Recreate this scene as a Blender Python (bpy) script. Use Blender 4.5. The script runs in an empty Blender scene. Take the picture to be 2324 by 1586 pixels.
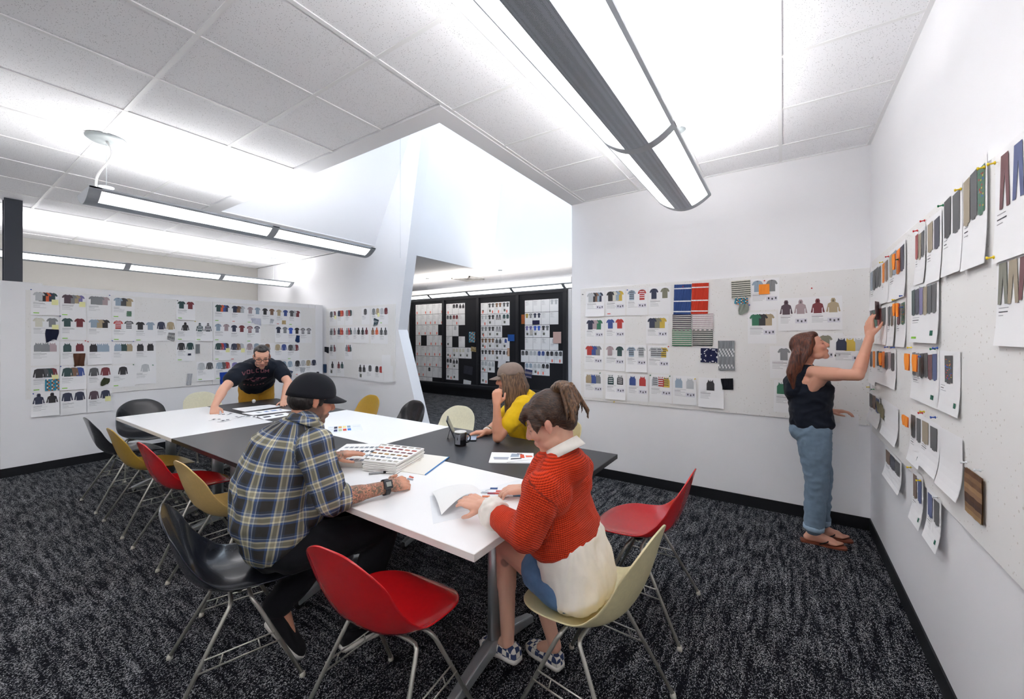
import bpy, bmesh, math, random
import numpy as np
from mathutils import Vector, Matrix, Quaternion, noise

# ------------------------------------------------------------------ camera / light / exposure
scn = bpy.context.scene
COL = scn.collection
IMG_W, IMG_H = 2324, 1586
FPX, CXP, HORIZON = 918.0, 1162.0, 767.0
YAW = math.atan2(1778 - CXP, FPX)
EYE = Vector((0, 0, 1.52))
cam_d = bpy.data.cameras.new('camera')
cam = bpy.data.objects.new('camera', cam_d)
COL.objects.link(cam)
cam.location = EYE
cam.rotation_euler = (math.pi / 2, 0, YAW)
cam_d.sensor_fit = 'HORIZONTAL'
cam_d.sensor_width = 36
cam_d.lens = 36 * FPX / IMG_W
cam_d.shift_y = (HORIZON - IMG_H / 2) / IMG_W
cam_d.clip_start = 0.02
scn.camera = cam

world = bpy.data.worlds.new('sky_world')
scn.world = world
world.use_nodes = True
_bg = world.node_tree.nodes['Background']
_bg.inputs[0].default_value = (0.80, 0.89, 1.0, 1)
_bg.inputs[1].default_value = 1.0

scn.view_settings.view_transform = 'Standard'
scn.view_settings.look = 'None'
scn.view_settings.gamma = 1
scn.view_settings.use_curve_mapping = False
scn.view_settings.exposure = 0.46
cy = scn.cycles
cy.max_bounces = 10; cy.diffuse_bounces = 9; cy.glossy_bounces = 3; cy.use_light_tree = False; cy.transmission_bounces = 4; cy.transparent_max_bounces = 6
cy.caustics_reflective = False; cy.caustics_refractive = False
cy.use_adaptive_sampling = True; cy.adaptive_threshold = 0.02

LENS_W = 2.6        # luminous lens of the pendant lamps
UPLIGHT_W = 11.0    # upward side of the pendant lamps
SKY_W = 7.0        # daylight at the top of the skylight shaft

def sky_area(name, loc, sx, sy, power, col=(0.86, 0.92, 1.0)):
    d = bpy.data.lights.new(name, 'AREA'); d.shape = 'RECTANGLE'; d.size = sx; d.size_y = sy
    d.energy = power; d.color = col
    o = bpy.data.objects.new(name, d); COL.objects.link(o); o.location = loc
    return o
sky_area('skylight_daylight', (-3.4, 4.0, 7.25), 2.4, 3.4, SKY_W * 13, (0.70, 0.85, 1.0))

# ------------------------------------------------------------------ helpers
_fw = Vector((-math.sin(YAW), math.cos(YAW), 0)); _rt = Vector((math.cos(YAW), math.sin(YAW), 0))
def ray(u, v): return _fw * FPX + _rt * (u - CXP) + Vector((0, 0, HORIZON - v))
def on_z(u, v, z): d = ray(u, v); return EYE + d * ((z - EYE.z) / d.z)
def on_x(u, v, x): d = ray(u, v); return EYE + d * (x / d.x)
def on_y(u, v, y): d = ray(u, v); return EYE + d * (y / d.y)
def at_d(u, v, D): return EYE + ray(u, v) * (D / FPX)

def lin(c):
    if isinstance(c, str):
        c = [int(c[i:i + 2], 16) / 255 for i in (0, 2, 4)]
    return tuple((x / 12.92 if x <= 0.04045 else ((x + 0.055) / 1.055) ** 2.4) for x in c[:3])

_mats = {}
def mat(name, col='808080', rough=0.6, metal=0.0, spec=0.5, emit=0.0, noise_amt=0.0, noise_scale=30, bump=0.0, bump_scale=200, coat=0.0, sheen=0.0):
    if name in _mats: return _mats[name]
    m = bpy.data.materials.new(name); m.use_nodes = True
    nt = m.node_tree; b = nt.nodes['Principled BSDF']
    c = lin(col)
    b.inputs['Base Color'].default_value = (*c, 1)
    b.inputs['Roughness'].default_value = rough
    b.inputs['Metallic'].default_value = metal
    b.inputs['Specular IOR Level'].default_value = spec
    b.inputs['Coat Weight'].default_value = coat
    b.inputs['Sheen Weight'].default_value = sheen
    if emit:
        b.inputs['Emission Color'].default_value = (*c, 1); b.inputs['Emission Strength'].default_value = emit
    if noise_amt or bump:
        tc = nt.nodes.new('ShaderNodeTexCoord')
    if noise_amt:
        n = nt.nodes.new('ShaderNodeTexNoise'); n.inputs['Scale'].default_value = noise_scale; n.inputs['Detail'].default_value = 5
        nt.links.new(tc.outputs['Object'], n.inputs['Vector'])
        r = nt.nodes.new('ShaderNodeMapRange'); r.inputs[1].default_value = 0.25; r.inputs[2].default_value = 0.75
        r.inputs[3].default_value = 1 - noise_amt; r.inputs[4].default_value = 1 + noise_amt
        nt.links.new(n.outputs['Fac'], r.inputs[0])
        mx = nt.nodes.new('ShaderNodeVectorMath'); mx.operation = 'SCALE'
        mx.inputs[0].default_value = c; nt.links.new(r.outputs[0], mx.inputs['Scale'])
        nt.links.new(mx.outputs[0], b.inputs['Base Color'])
    if bump:
        n2 = nt.nodes.new('ShaderNodeTexNoise'); n2.inputs['Scale'].default_value = bump_scale; n2.inputs['Detail'].default_value = 3
        nt.links.new(tc.outputs['Object'], n2.inputs['Vector'])
        bp = nt.nodes.new('ShaderNodeBump'); bp.inputs['Strength'].default_value = bump; bp.inputs['Distance'].default_value = 0.002
        nt.links.new(n2.outputs['Fac'], bp.inputs['Height']); nt.links.new(bp.outputs[0], b.inputs['Normal'])
    _mats[name] = m
    return m

class MB:
    """collects verts / faces for one mesh"""
    def __init__(s): s.v = []; s.f = []; s.c = []; s.mi = []; s.curc = None; s.curm = 0
    def add(s, vs, fs):
        o = len(s.v); s.v += [tuple(v) for v in vs]
        for f in fs:
            s.f.append(tuple(i + o for i in f)); s.c.append(s.curc); s.mi.append(s.curm)
    def box(s, lo, hi, M=None):
        x0, y0, z0 = lo; x1, y1, z1 = hi
        vs = [(x0, y0, z0), (x1, y0, z0), (x1, y1, z0), (x0, y1, z0), (x0, y0, z1), (x1, y0, z1), (x1, y1, z1), (x0, y1, z1)]
        if M is not None: vs = [M @ Vector(v) for v in vs]
        s.add(vs, [(0, 3, 2, 1), (4, 5, 6, 7), (0, 1, 5, 4), (1, 2, 6, 5), (2, 3, 7, 6), (3, 0, 4, 7)])
    def prism(s, poly, d0, d1, fn):
        """poly (a,b) list; fn(a,b,d)->xyz"""
        n = len(poly)
        vs = [fn(a, b, d0) for a, b in poly] + [fn(a, b, d1) for a, b in poly]
        fs = [tuple(range(n - 1, -1, -1)), tuple(range(n, 2 * n))]
        fs += [(i, (i + 1) % n, n + (i + 1) % n, n + i) for i in range(n)]
        s.add(vs, fs)
    def rings(s, rings, cap=True, closed=True):
        """list of rings (each list of points, same count)"""
        n = len(rings[0]); vs = [p for r in rings for p in r]; fs = []
        for i in range(len(rings) - 1):
            for j in range(n if closed else n - 1):
                a = i * n + j; b = i * n + (j + 1) % n
                fs.append((a, b, b + n, a + n))
        if cap:
            fs.append(tuple(range(n - 1, -1, -1))); fs.append(tuple(range((len(rings) - 1) * n, len(rings) * n)))
        s.add(vs, fs)
    def tube(s, pts, r, seg=8, cap=True):
        pts = [Vector(p) for p in pts]; n = len(pts)
        rr = r if isinstance(r, (list, tuple)) else [r] * n
        t0 = (pts[1] - pts[0]).normalized()
        up = Vector((0, 0, 1)) if abs(t0.z) < 0.9 else Vector((1, 0, 0))
        nrm = t0.cross(up).normalized(); rings = []
        for i, p in enumerate(pts):
            t = (pts[min(i + 1, n - 1)] - pts[max(i - 1, 0)]).normalized()
            nrm = (nrm - t * nrm.dot(t)).normalized(); bn = t.cross(nrm)
            rings.append([p + (nrm * math.cos(a) + bn * math.sin(a)) * rr[i] for a in [2 * math.pi * k / seg for k in range(seg)]])
        s.rings(rings, cap)
    def lathe(s, prof, seg=24, c=(0, 0, 0), M=None):
        rings = []
        for r, z in prof:
            rings.append([Vector((c[0] + r * math.cos(a), c[1] + r * math.sin(a), c[2] + z)) for a in [2 * math.pi * k / seg for k in range(seg)]])
        if M is not None: rings = [[M @ p for p in q] for q in rings]
        s.rings(rings, True)
    def cone(s, p0, p1, r0, r1, seg=14, hs=4):
        """round cone (capsule with two radii)"""
        p0 = Vector(p0); p1 = Vector(p1); ax = p1 - p0; L = ax.length
        if L < 1e-6: return s.ell(p0, (r0, r0, r0))
        t = ax / L; up = Vector((0, 0, 1)) if abs(t.z) < 0.9 else Vector((1, 0, 0))
        n = t.cross(up).normalized(); b = t.cross(n); rings = []
        def ring(c, r): return [c + (n * math.cos(a) + b * math.sin(a)) * r for a in [2 * math.pi * k / seg for k in range(seg)]]
        for i in range(hs, 0, -1):
            a = i / hs * math.pi / 2 * 0.97; rings.append(ring(p0 - t * r0 * math.sin(a), r0 * math.cos(a)))
        rings.append(ring(p0, r0)); rings.append(ring(p1, r1))
        for i in range(1, hs + 1):
            a = i / hs * math.pi / 2 * 0.97; rings.append(ring(p1 + t * r1 * math.sin(a), r1 * math.cos(a)))
        s.rings(rings, True)
    def chain(s, pts, rs, seg=14):
        for i in range(len(pts) - 1): s.cone(pts[i], pts[i + 1], rs[i], rs[i + 1], seg)
    def ell(s, c, r, M=None, seg=18, rg=12):
        """ellipsoid; M 3x3/4x4 applied to local offset before adding c"""
        c = Vector(c); rings = []
        for i in range(1, rg):
            a = math.pi * i / rg - math.pi / 2
            q = []
            for k in range(seg):
                b = 2 * math.pi * k / seg
                p = Vector((r[0] * math.cos(a) * math.cos(b), r[1] * math.cos(a) * math.sin(b), r[2] * math.sin(a)))
                if M is not None: p = M @ p
                q.append(c + p)
            rings.append(q)
        s.rings(rings, True)
    def mesh(s, name, smooth=False):
        me = bpy.data.meshes.new(name); me.from_pydata(s.v, [], s.f); me.update()
        if smooth: me.polygons.foreach_set('use_smooth', [True] * len(me.polygons))
        if any(s.mi): me.polygons.foreach_set('material_index', s.mi)
        if any(c is not None for c in s.c):
            at = me.color_attributes.new('Col', 'FLOAT_COLOR', 'CORNER')
            buf = []
            for p, c in zip(me.polygons, s.c):
                c = c or (1, 1, 1); buf += [c[0], c[1], c[2], 1.0] * p.loop_total
            at.data.foreach_set('color', buf)
        return me
    def build(s, name, m, parent=None, smooth=False, loc=None, rot=None):
        me = s.mesh(name, smooth)
        for x in (m if isinstance(m, (list, tuple)) else [m]): me.materials.append(x)
        o = bpy.data.objects.new(name, me); COL.objects.link(o)
        if parent is not None: o.parent = parent
        if loc is not None: o.location = loc
        if rot is not None: o.rotation_euler = rot
        return o

def fix_normals(o):
    bm = bmesh.new(); bm.from_mesh(o.data); bmesh.ops.recalc_face_normals(bm, faces=bm.faces); bm.to_mesh(o.data); bm.free()

def bevel(o, w=0.004, seg=2, angle=40):
    md = o.modifiers.new('bevel', 'BEVEL'); md.width = w; md.segments = seg; md.limit_method = 'ANGLE'; md.angle_limit = math.radians(angle)
    return o

def empty(name, loc=(0, 0, 0), rz=0.0):
    o = bpy.data.objects.new(name, None); COL.objects.link(o); o.location = loc; o.rotation_euler = (0, 0, rz)
    o.empty_display_size = 0.1
    return o

def tag(o, label, cat, group=None):
    o['label'] = label; o['category'] = cat
    if group: o['group'] = group
    return o

def struct(o):
    o['kind'] = 'structure'; return o

def copy_tree(o, parent=None):
    c = o.copy(); COL.objects.link(c); c.parent = parent
    for ch in list(o.children): copy_tree(ch, c)
    return c
# ------------------------------------------------------------------ the setting
ZC = 3.05
XR = 0.57          # right wall face
YB = 4.225         # back wall face (coplanar with the folded wall)
XP = -7.04         # left partition face
WELL_X0, WELL_X1, WELL_Y0, WELL_Y1 = -5.60, -2.015, 2.085, 7.5
LIP = 0.15

M_wall = mat('wall_paint', 'F3F3F5', 0.75, spec=0.25, noise_amt=0.012, noise_scale=2.0, bump=0.05, bump_scale=350)
M_base = mat('black_rubber_base', '0C0E14', 0.5, noise_amt=0.05)
M_steel = mat('dark_column_paint', '3A404C', 0.45, noise_amt=0.05, noise_scale=8)

def carpet():
    m = bpy.data.materials.new('carpet'); m.use_nodes = True
    nt = m.node_tree; b = nt.nodes['Principled BSDF']; L = nt.links.new
    tc = nt.nodes.new('ShaderNodeTexCoord')
    def N(t, **k):
        n = nt.nodes.new(t)
        for a, v in k.items(): setattr(n, a, v)
        return n
    # tufts: stretched voronoi cells, each one light or dark
    mp = N('ShaderNodeMapping'); mp.inputs['Scale'].default_value = (1.0, 0.62, 1); mp.inputs['Rotation'].default_value = (0, 0, 0.5)
    L(tc.outputs['Object'], mp.inputs['Vector'])
    vo = N('ShaderNodeTexVoronoi'); vo.inputs['Scale'].default_value = 400
    L(mp.outputs[0], vo.inputs['Vector'])
    sp = N('ShaderNodeSeparateColor'); L(vo.outputs['Color'], sp.inputs[0])
    # broad variation: streaks and clouds
    sepx = N('ShaderNodeSeparateXYZ'); L(tc.outputs['Object'], sepx.inputs[0])
    wob = N('ShaderNodeTexNoise'); wob.inputs['Scale'].default_value = 0.9; L(tc.outputs['Object'], wob.inputs['Vector'])
    wx = N('ShaderNodeMath', operation='MULTIPLY_ADD'); wx.inputs[1].default_value = 3.0; L(wob.outputs['Fac'], wx.inputs[0]); L(sepx.outputs[0], wx.inputs[2])
    side = N('ShaderNodeMapRange'); side.inputs[1].default_value = -0.4; side.inputs[2].default_value = 0.2; L(wx.outputs[0], side.inputs[0])
    ns_ = []
    for sc in ((5, 34, 1), (34, 5, 1)):
        mp2 = N('ShaderNodeMapping'); mp2.inputs['Scale'].default_value = sc; L(tc.outputs['Object'], mp2.inputs['Vector'])
        q = N('ShaderNodeTexNoise'); q.inputs['Scale'].default_value = 1.0; q.inputs['Detail'].default_value = 3; L(mp2.outputs[0], q.inputs['Vector']); ns_.append(q)
    n1 = N('ShaderNodeMix'); L(side.outputs[0], n1.inputs[0]); L(ns_[0].outputs['Fac'], n1.inputs[2]); L(ns_[1].outputs['Fac'], n1.inputs[3])
    n2 = N('ShaderNodeTexNoise'); n2.inputs['Scale'].default_value = 7; n2.inputs['Detail'].default_value = 3; L(tc.outputs['Object'], n2.inputs['Vector'])
    a1 = N('ShaderNodeMath', operation='MULTIPLY_ADD'); a1.inputs[1].default_value = 0.95; a1.inputs[2].default_value = -0.475; L(n1.outputs[0], a1.inputs[0])
    a2 = N('ShaderNodeMath', operation='MULTIPLY_ADD'); a2.inputs[1].default_value = 0.18; L(n2.outputs['Fac'], a2.inputs[0]); L(a1.outputs[0], a2.inputs[2])
    th = N('ShaderNodeMath', operation='ADD'); L(sp.outputs[0], th.inputs[0]); L(a2.outputs[0], th.inputs[1])
    cr = N('ShaderNodeValToRGB'); e = cr.color_ramp.elements
    e[0].position = 0.77; e[0].color = (*lin('0F111A'), 1); e[1].position = 0.97; e[1].color = (*lin('C6C7CA'), 1)
    k = e.new(0.85); k.color = (*lin('343845'), 1)
    L(th.outputs[0], cr.inputs[0])
    # dark between tufts
    ds = N('ShaderNodeMapRange'); ds.inputs[1].default_value = 0.25; ds.inputs[2].default_value = 0.75; ds.inputs[3].default_value = 1.0; ds.inputs[4].default_value = 0.35
    L(vo.outputs['Distance'], ds.inputs[0])
    mx = N('ShaderNodeVectorMath', operation='SCALE'); L(cr.outputs[0], mx.inputs[0]); L(ds.outputs[0], mx.inputs['Scale'])
    L(mx.outputs[0], b.inputs['Base Color'])
    b.inputs['Roughness'].default_value = 0.95; b.inputs['Specular IOR Level'].default_value = 0.12
    bp = N('ShaderNodeBump'); bp.inputs['Strength'].default_value = 0.6; bp.inputs['Distance'].default_value = 0.004
    iv = N('ShaderNodeMath', operation='SUBTRACT'); iv.inputs[0].default_value = 1; L(vo.outputs['Distance'], iv.inputs[1])
    L(iv.outputs[0], bp.inputs['Height']); L(bp.outputs[0], b.inputs['Normal'])
    return m

def acoustic():
    m = bpy.data.materials.new('acoustic_tile'); m.use_nodes = True
    nt = m.node_tree; b = nt.nodes['Principled BSDF']; L = nt.links.new
    tc = nt.nodes.new('ShaderNodeTexCoord'); ge = nt.nodes.new('ShaderNodeNewGeometry')
    vo = nt.nodes.new('ShaderNodeTexVoronoi'); vo.inputs['Scale'].default_value = 110; L(ge.outputs['Position'], vo.inputs['Vector'])
    ns = nt.nodes.new('ShaderNodeTexNoise'); ns.inputs['Scale'].default_value = 50; L(ge.outputs['Position'], ns.inputs['Vector'])
    sub = nt.nodes.new('ShaderNodeMath'); sub.operation = 'MULTIPLY_ADD'; sub.inputs[1].default_value = -0.32; L(ns.outputs['Fac'], sub.inputs[0]); L(vo.outputs['Distance'], sub.inputs[2])
    cr = nt.nodes.new('ShaderNodeValToRGB'); e = cr.color_ramp.elements
    e[0].position = 0.0; e[0].color = (*lin('B4B4B6'), 1); e[1].position = 0.04; e[1].color = (*lin('F6F6F8'), 1)
    L(sub.outputs[0], cr.inputs[0]); L(cr.outputs[0], b.inputs['Base Color'])
    b.inputs['Roughness'].default_value = 0.9; b.inputs['Specular IOR Level'].default_value = 0.15
    return m

M_carpet = carpet(); M_tile = acoustic()
M_grid = mat('ceiling_grid_white', 'EFEFEF', 0.5)

def sbox(name, lo, hi, m=M_wall):
    b = MB(); b.box(lo, hi); return struct(b.build(name, m))

fl = MB(); fl.box((-13, -5, -0.1), (4, 12.5, 0)); struct(fl.build('floor', M_carpet))

# ceiling: slab above, T-bar grid and tiles below it
PX, PY, PIT = -0.02, 0.81, 0.61
ceil = MB()
def slab(x0, x1, y0, y1): ceil.box((x0, y0, ZC + 0.018), (x1, y1, ZC + 0.12))
slab(-13, 0.8, -5, WELL_Y0 - LIP); slab(WELL_X1 + LIP, 4, WELL_Y0 - LIP, 12.5); slab(-13, WELL_X0 - LIP, WELL_Y0 - LIP, 12.5); slab(WELL_X0 - LIP, WELL_X1 + LIP, WELL_Y1 + LIP, 12.5)
CEIL = struct(ceil.build('ceiling', M_tile))
# flat plaster lip round the skylight shaft
lip = MB()
lip.box((WELL_X0 - LIP, WELL_Y0 - LIP, ZC - 0.012), (WELL_X1 + LIP, WELL_Y0, ZC + 0.12))
lip.box((WELL_X1, WELL_Y0, ZC - 0.012), (WELL_X1 + LIP, WELL_Y1, ZC + 0.12))
lip.box((WELL_X0 - LIP, WELL_Y0, ZC - 0.012), (WELL_X0, WELL_Y1, ZC + 0.12))
lip.box((WELL_X0 - LIP, WELL_Y1, ZC - 0.012), (WELL_X1 + LIP, WELL_Y1 + LIP, ZC + 0.12))
struct(lip.build('trim_1', M_wall))

gx = [PX - PIT * i for i in range(-1, 17)]; gy = [PY + PIT * j for j in range(-4, 7)]
def in_well(x0, x1, y0, y1): return x1 > WELL_X0 - LIP and x0 < WELL_X1 + LIP and y1 > WELL_Y0 - LIP
tile_cache = {}
ntile = 0
for i in range(len(gx) - 1):
    xa, xb = gx[i + 1], gx[i]
    for j in range(len(gy) - 1):
        ya, yb = gy[j], gy[j + 1]
        pieces = []
        X0, X1 = max(xa, -9.63), min(xb, XR); Y0, Y1 = ya, min(yb, YB - 0.005)
        if X1 - X0 < 0.03 or Y1 - Y0 < 0.03: continue
        wx0, wx1, wy = WELL_X0 - LIP, WELL_X1 + LIP, WELL_Y0 - LIP
        if in_well(X0, X1, Y0, Y1):
            if Y0 < wy - 0.05: pieces.append((X0, X1, Y0, wy))
            elif X0 < wx0 - 0.05: pieces.append((X0, wx0, Y0, Y1))
            elif X1 > wx1 + 0.05: pieces.append((wx1, X1, Y0, Y1))
        else: pieces.append((X0, X1, Y0, Y1))
        for (a, b_, c, d) in pieces:
            key = (round(b_ - a, 3), round(d - c, 3))
            if key not in tile_cache:
                t = MB(); hx, hy = key[0] / 2 - 0.011, key[1] / 2 - 0.011
                t.box((-hx, -hy, 0.0), (hx, hy, 0.016)); me = t.mesh('ceiling_tile'); me.materials.append(M_tile); tile_cache[key] = me
            o = bpy.data.objects.new('ceiling_tile', tile_cache[key]); COL.objects.link(o); o.parent = CEIL
            o.location = ((a + b_) / 2, (c + d) / 2, ZC); ntile += 1
g = MB()
GZ0, GZ1 = ZC - 0.006, ZC + 0.017
for x in gx:
    if x < -9.7 or x > XR: continue
    segs = [(-1.7, YB)]
    if WELL_X0 - LIP < x < WELL_X1 + LIP: segs = [(-1.7, WELL_Y0 - LIP)]
    for a, b_ in segs: g.box((x - 0.012, a, GZ0), (x + 0.012, b_, GZ1))
for y in gy:
    segs = [(-9.63, XR)]
    if y > WELL_Y0 - LIP: segs = [(-9.63, WELL_X0 - LIP), (WELL_X1 + LIP, XR)]
    for a, b_ in segs: g.box((a, y - 0.0115, GZ0 + 0.001), (b_, y + 0.0115, GZ1 - 0.001))
g.box((XR - 0.022, -1.7, GZ0 - .001), (XR, YB, GZ1 + .0005)); g.box((WELL_X1 + LIP, YB - 0.022, GZ0 - .002), (XR, YB, GZ1 - .002)); g.box((-9.63, YB - 0.022, GZ0 - .002), (WELL_X0 - LIP, YB, GZ1 - .002))
g.build('grid_bars', M_grid, CEIL)

# skylight shaft walls (slanted inwards)
H1 = 7.3
def shaft_panel(name, pts):
    b = MB(); vs = [Vector(p) for p in pts]; n = (vs[1] - vs[0]).cross(vs[2] - vs[1]).normalized() * 0.08
    q = vs + [v - n for v in vs]
    b.add(q, [(0, 1, 2, 3), (7, 6, 5, 4), (0, 4, 5, 1), (1, 5, 6, 2), (2, 6, 7, 3), (3, 7, 4, 0)])
    return struct(b.build(name, M_wall))
dz = H1 - ZC
shaft_panel('wall_shaft_left_front', [(WELL_X0, WELL_Y0, ZC), (WELL_X0, YB + 0.1, ZC), (WELL_X0 + 0.53 * 1.9, YB + 0.1, ZC + 1.9), (WELL_X0 + 0.53 * 1.9, WELL_Y0, ZC + 1.9)])
shaft_panel('wall_shaft_left_front_upper', [(WELL_X0 + 1.0, WELL_Y0, ZC + 1.88), (WELL_X0 + 1.0, YB + 0.1, ZC + 1.88), (WELL_X0 + 1.2, YB + 0.1, H1), (WELL_X0 + 1.2, WELL_Y0, H1)])
shaft_panel('wall_shaft_left_rear', [(WELL_X0, YB + 0.1, ZC), (WELL_X0, WELL_Y1, ZC), (WELL_X0 + 0.136 * dz, WELL_Y1, H1), (WELL_X0 + 0.136 * dz, YB + 0.1, H1)])
shaft_panel('wall_shaft_far', [(WELL_X0, WELL_Y1, ZC + 0.121), (WELL_X1 + LIP, WELL_Y1, ZC + 0.121), (WELL_X1 + LIP, WELL_Y1, H1), (WELL_X0, WELL_Y1, H1)])
shaft_panel('wall_shaft_right', [(WELL_X1, WELL_Y1, ZC + 0.121), (WELL_X1, WELL_Y0, ZC + 0.121), (WELL_X1, WELL_Y0, H1), (WELL_X1, WELL_Y1, H1)])
shaft_panel('wall_shaft_near', [(WELL_X1, WELL_Y0, ZC + 0.121), (WELL_X0, WELL_Y0, ZC + 0.121), (WELL_X0, WELL_Y0, H1), (WELL_X1, WELL_Y0, H1)])

# walls
sbox('wall_right', (XR, -5, 0), (XR + 0.15, YB + 0.15, ZC + 0.1))
sbox('wall_back', (-2.01, YB, 0), (XR + 0.001, YB + 0.15, ZC + 0.1))
sbox('wall_rear', (-13, -5.15, 0), (0.8, -5, ZC + 0.1))
sbox('wall_aisle', (-9.75, -5, 0), (-9.63, YB + 0.5, ZC + 0.1), mat('aisle_wall_paint', 'BBB9B4', 0.75, spec=0.25, noise_amt=0.01))
sbox('wall_far_left', (-13.15, -5, 0), (-13, 12.5, ZC + 0.1))
sbox('wall_far_end', (-13, 12.5, 0), (4, 12.65, ZC + 0.1))
sbox('wall_far_right', (4, YB, 0), (4.15, 12.5, ZC + 0.1))
# folded wall with the kinked free edge
fold = [(-9.63, 0), (-4.46, 0), (-5.03, 1.65), (-4.03, 7.28), (-4.6, 7.28), (-5.62, ZC), (-9.63, ZC)]
fb = MB(); fb.prism(fold, YB + 0.06, YB + 0.06 + 0.19, lambda a, b, d: (a, d, b)); o = struct(fb.build('wall_folded', M_wall)); fix_normals(o)
# wall carrying the black boards, far room
sbox('wall_board_far', (-9.35, 8.16, 0), (-3.9, 8.36, 2.88))
sbox('wall_far_behind', (-13, 11.0, 0), (-9.5, 11.1, ZC + 0.02))
# half-height partition and its pilaster, dark steel column
pt = MB(); pt.box((XP - 0.22, 0.85, 0), (XP - 0.012, YB + 0.02, 2.125)); struct(pt.build('wall_partition', M_wall))
pt = MB(); pt.box((XP - 0.28, 0.55, 0), (XP, 0.85, 2.145)); struct(pt.build('wall_partition_pilaster', M_wall))
pt = MB(); pt.box((XP - 0.215, 3.98, 0.1), (XP - 0.001, 4.06, 2.126)); pt.box((XP - 0.215, 4.10, 0.1), (XP - 0.001, 4.18, 2.126)); struct(pt.build('trim_2', M_wall))
cl = MB()
cl.box((XP - 0.16, 0.575, 2.145), (XP - 0.145, 0.705, ZC)); cl.box((XP - 0.015, 0.575, 2.145), (XP, 0.705, ZC)); cl.box((XP - 0.15, 0.585, 2.145), (XP - 0.01, 0.695, ZC))
o = cl.build('steel_column', M_steel); tag(o, 'dark grey steel column rising from the end of the left partition to the ceiling', 'column')

# baseboards
def bb(name, lo, hi):
    b = MB(); b.box(lo, hi); struct(b.build(name, M_base))
BH = 0.098
bb('baseboard_right', (XR - 0.008, -5, 0), (XR, YB, BH)); bb('baseboard_back', (-2.01, YB - 0.008, 0), (XR - 0.008, YB, BH))
bb('baseboard_opening', (-2.018, YB, 0), (-2.01, YB + 0.15, BH))
bb('baseboard_left', (XP - 0.012, 0.85, 0), (XP - 0.004, YB, BH)); bb('baseboard_pilaster', (XP, 0.545, 0), (XP + 0.008, 0.85, BH)); bb('baseboard_pilaster_end', (XP - 0.28, 0.542, 0), (XP + 0.008, 0.55, BH))
bb('baseboard_folded', (-7.0, YB + 0.052, 0), (-4.49, YB + 0.06, BH)); bb('baseboard_aisle', (-9.63, -5, 0), (-9.622, YB, BH))

# ceiling air diffuser in the far room
cdf = on_z(1062, 633, ZC)
v = empty('ceiling_diffuser', (cdf.x, cdf.y, ZC - 0.0)); tag(v, 'square white air diffuser set in the far ceiling', 'vent')
b = MB()
for k in range(3):
    h = 0.30 - 0.08 * k; z = -0.012 + 0.004 * k
    b.box((-h, -h, z), (h, -h + 0.03, 0.016)); b.box((-h, h - 0.03, z), (h, h, 0.016)); b.box((-h, -h, z), (-h + 0.03, h, 0.016)); b.box((h - 0.03, -h, z), (h, h, 0.016))
b.build('louvre_frame', mat('diffuser_white', 'C9C7C4', 0.5), v)
b = MB(); b.box((-0.29, -0.29, 0.008), (0.29, 0.29, 0.017)); b.build('throat', mat('diffuser_dark', '6A6865', 0.6), v)

# ------------------------------------------------------------------ pendant lamps
def lens_mat():
    m = bpy.data.materials.new('lamp_lens'); m.use_nodes = True; nt = m.node_tree; b = nt.nodes['Principled BSDF']
    b.inputs['Base Color'].default_value = (0.85, 0.85, 0.85, 1); b.inputs['Roughness'].default_value = 0.5
    b.inputs['Emission Color'].default_value = (1.0, 0.985, 0.965, 1)
    L = nt.links.new; ge = nt.nodes.new('ShaderNodeNewGeometry'); vo = nt.nodes.new('ShaderNodeTexVoronoi'); vo.inputs['Scale'].default_value = 240; vo.inputs['Randomness'].default_value = 0.0
    L(ge.outputs['Position'], vo.inputs['Vector']); mr = nt.nodes.new('ShaderNodeMapRange'); mr.inputs[1].default_value = 0.25; mr.inputs[2].default_value = 0.55; mr.inputs[3].default_value = LENS_W; mr.inputs[4].default_value = LENS_W * 0.55
    L(vo.outputs['Distance'], mr.inputs[0]); L(mr.outputs[0], b.inputs['Emission Strength'])
    return m
M_lens = lens_mat()
M_tubeup = mat('lamp_uplight', 'FDFBFA', 0.5, emit=UPLIGHT_W)
def perforated():
    m = bpy.data.materials.new('perforated_steel'); m.use_nodes = True; nt = m.node_tree; b = nt.nodes['Principled BSDF']; L = nt.links.new
    ge = nt.nodes.new('ShaderNodeNewGeometry'); vo = nt.nodes.new('ShaderNodeTexVoronoi'); vo.inputs['Scale'].default_value = 260; vo.inputs['Randomness'].default_value = 0.25
    L(ge.outputs['Position'], vo.inputs['Vector'])
    cr = nt.nodes.new('ShaderNodeValToRGB'); e = cr.color_ramp.elements
    e[0].position = 0.22; e[0].color = (*lin('646E77'), 1); e[1].position = 0.34; e[1].color = (*lin('B8C1CA'), 1)
    L(vo.outputs['Distance'], cr.inputs[0]); L(cr.outputs[0], b.inputs['Base Color'])
    b.inputs['Metallic'].default_value = 0.25; b.inputs['Roughness'].default_value = 0.45
    return m
M_perf = perforated()
M_lampmetal = mat('lamp_metal', 'B4BAC0', 0.4, metal=0.2)

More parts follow.
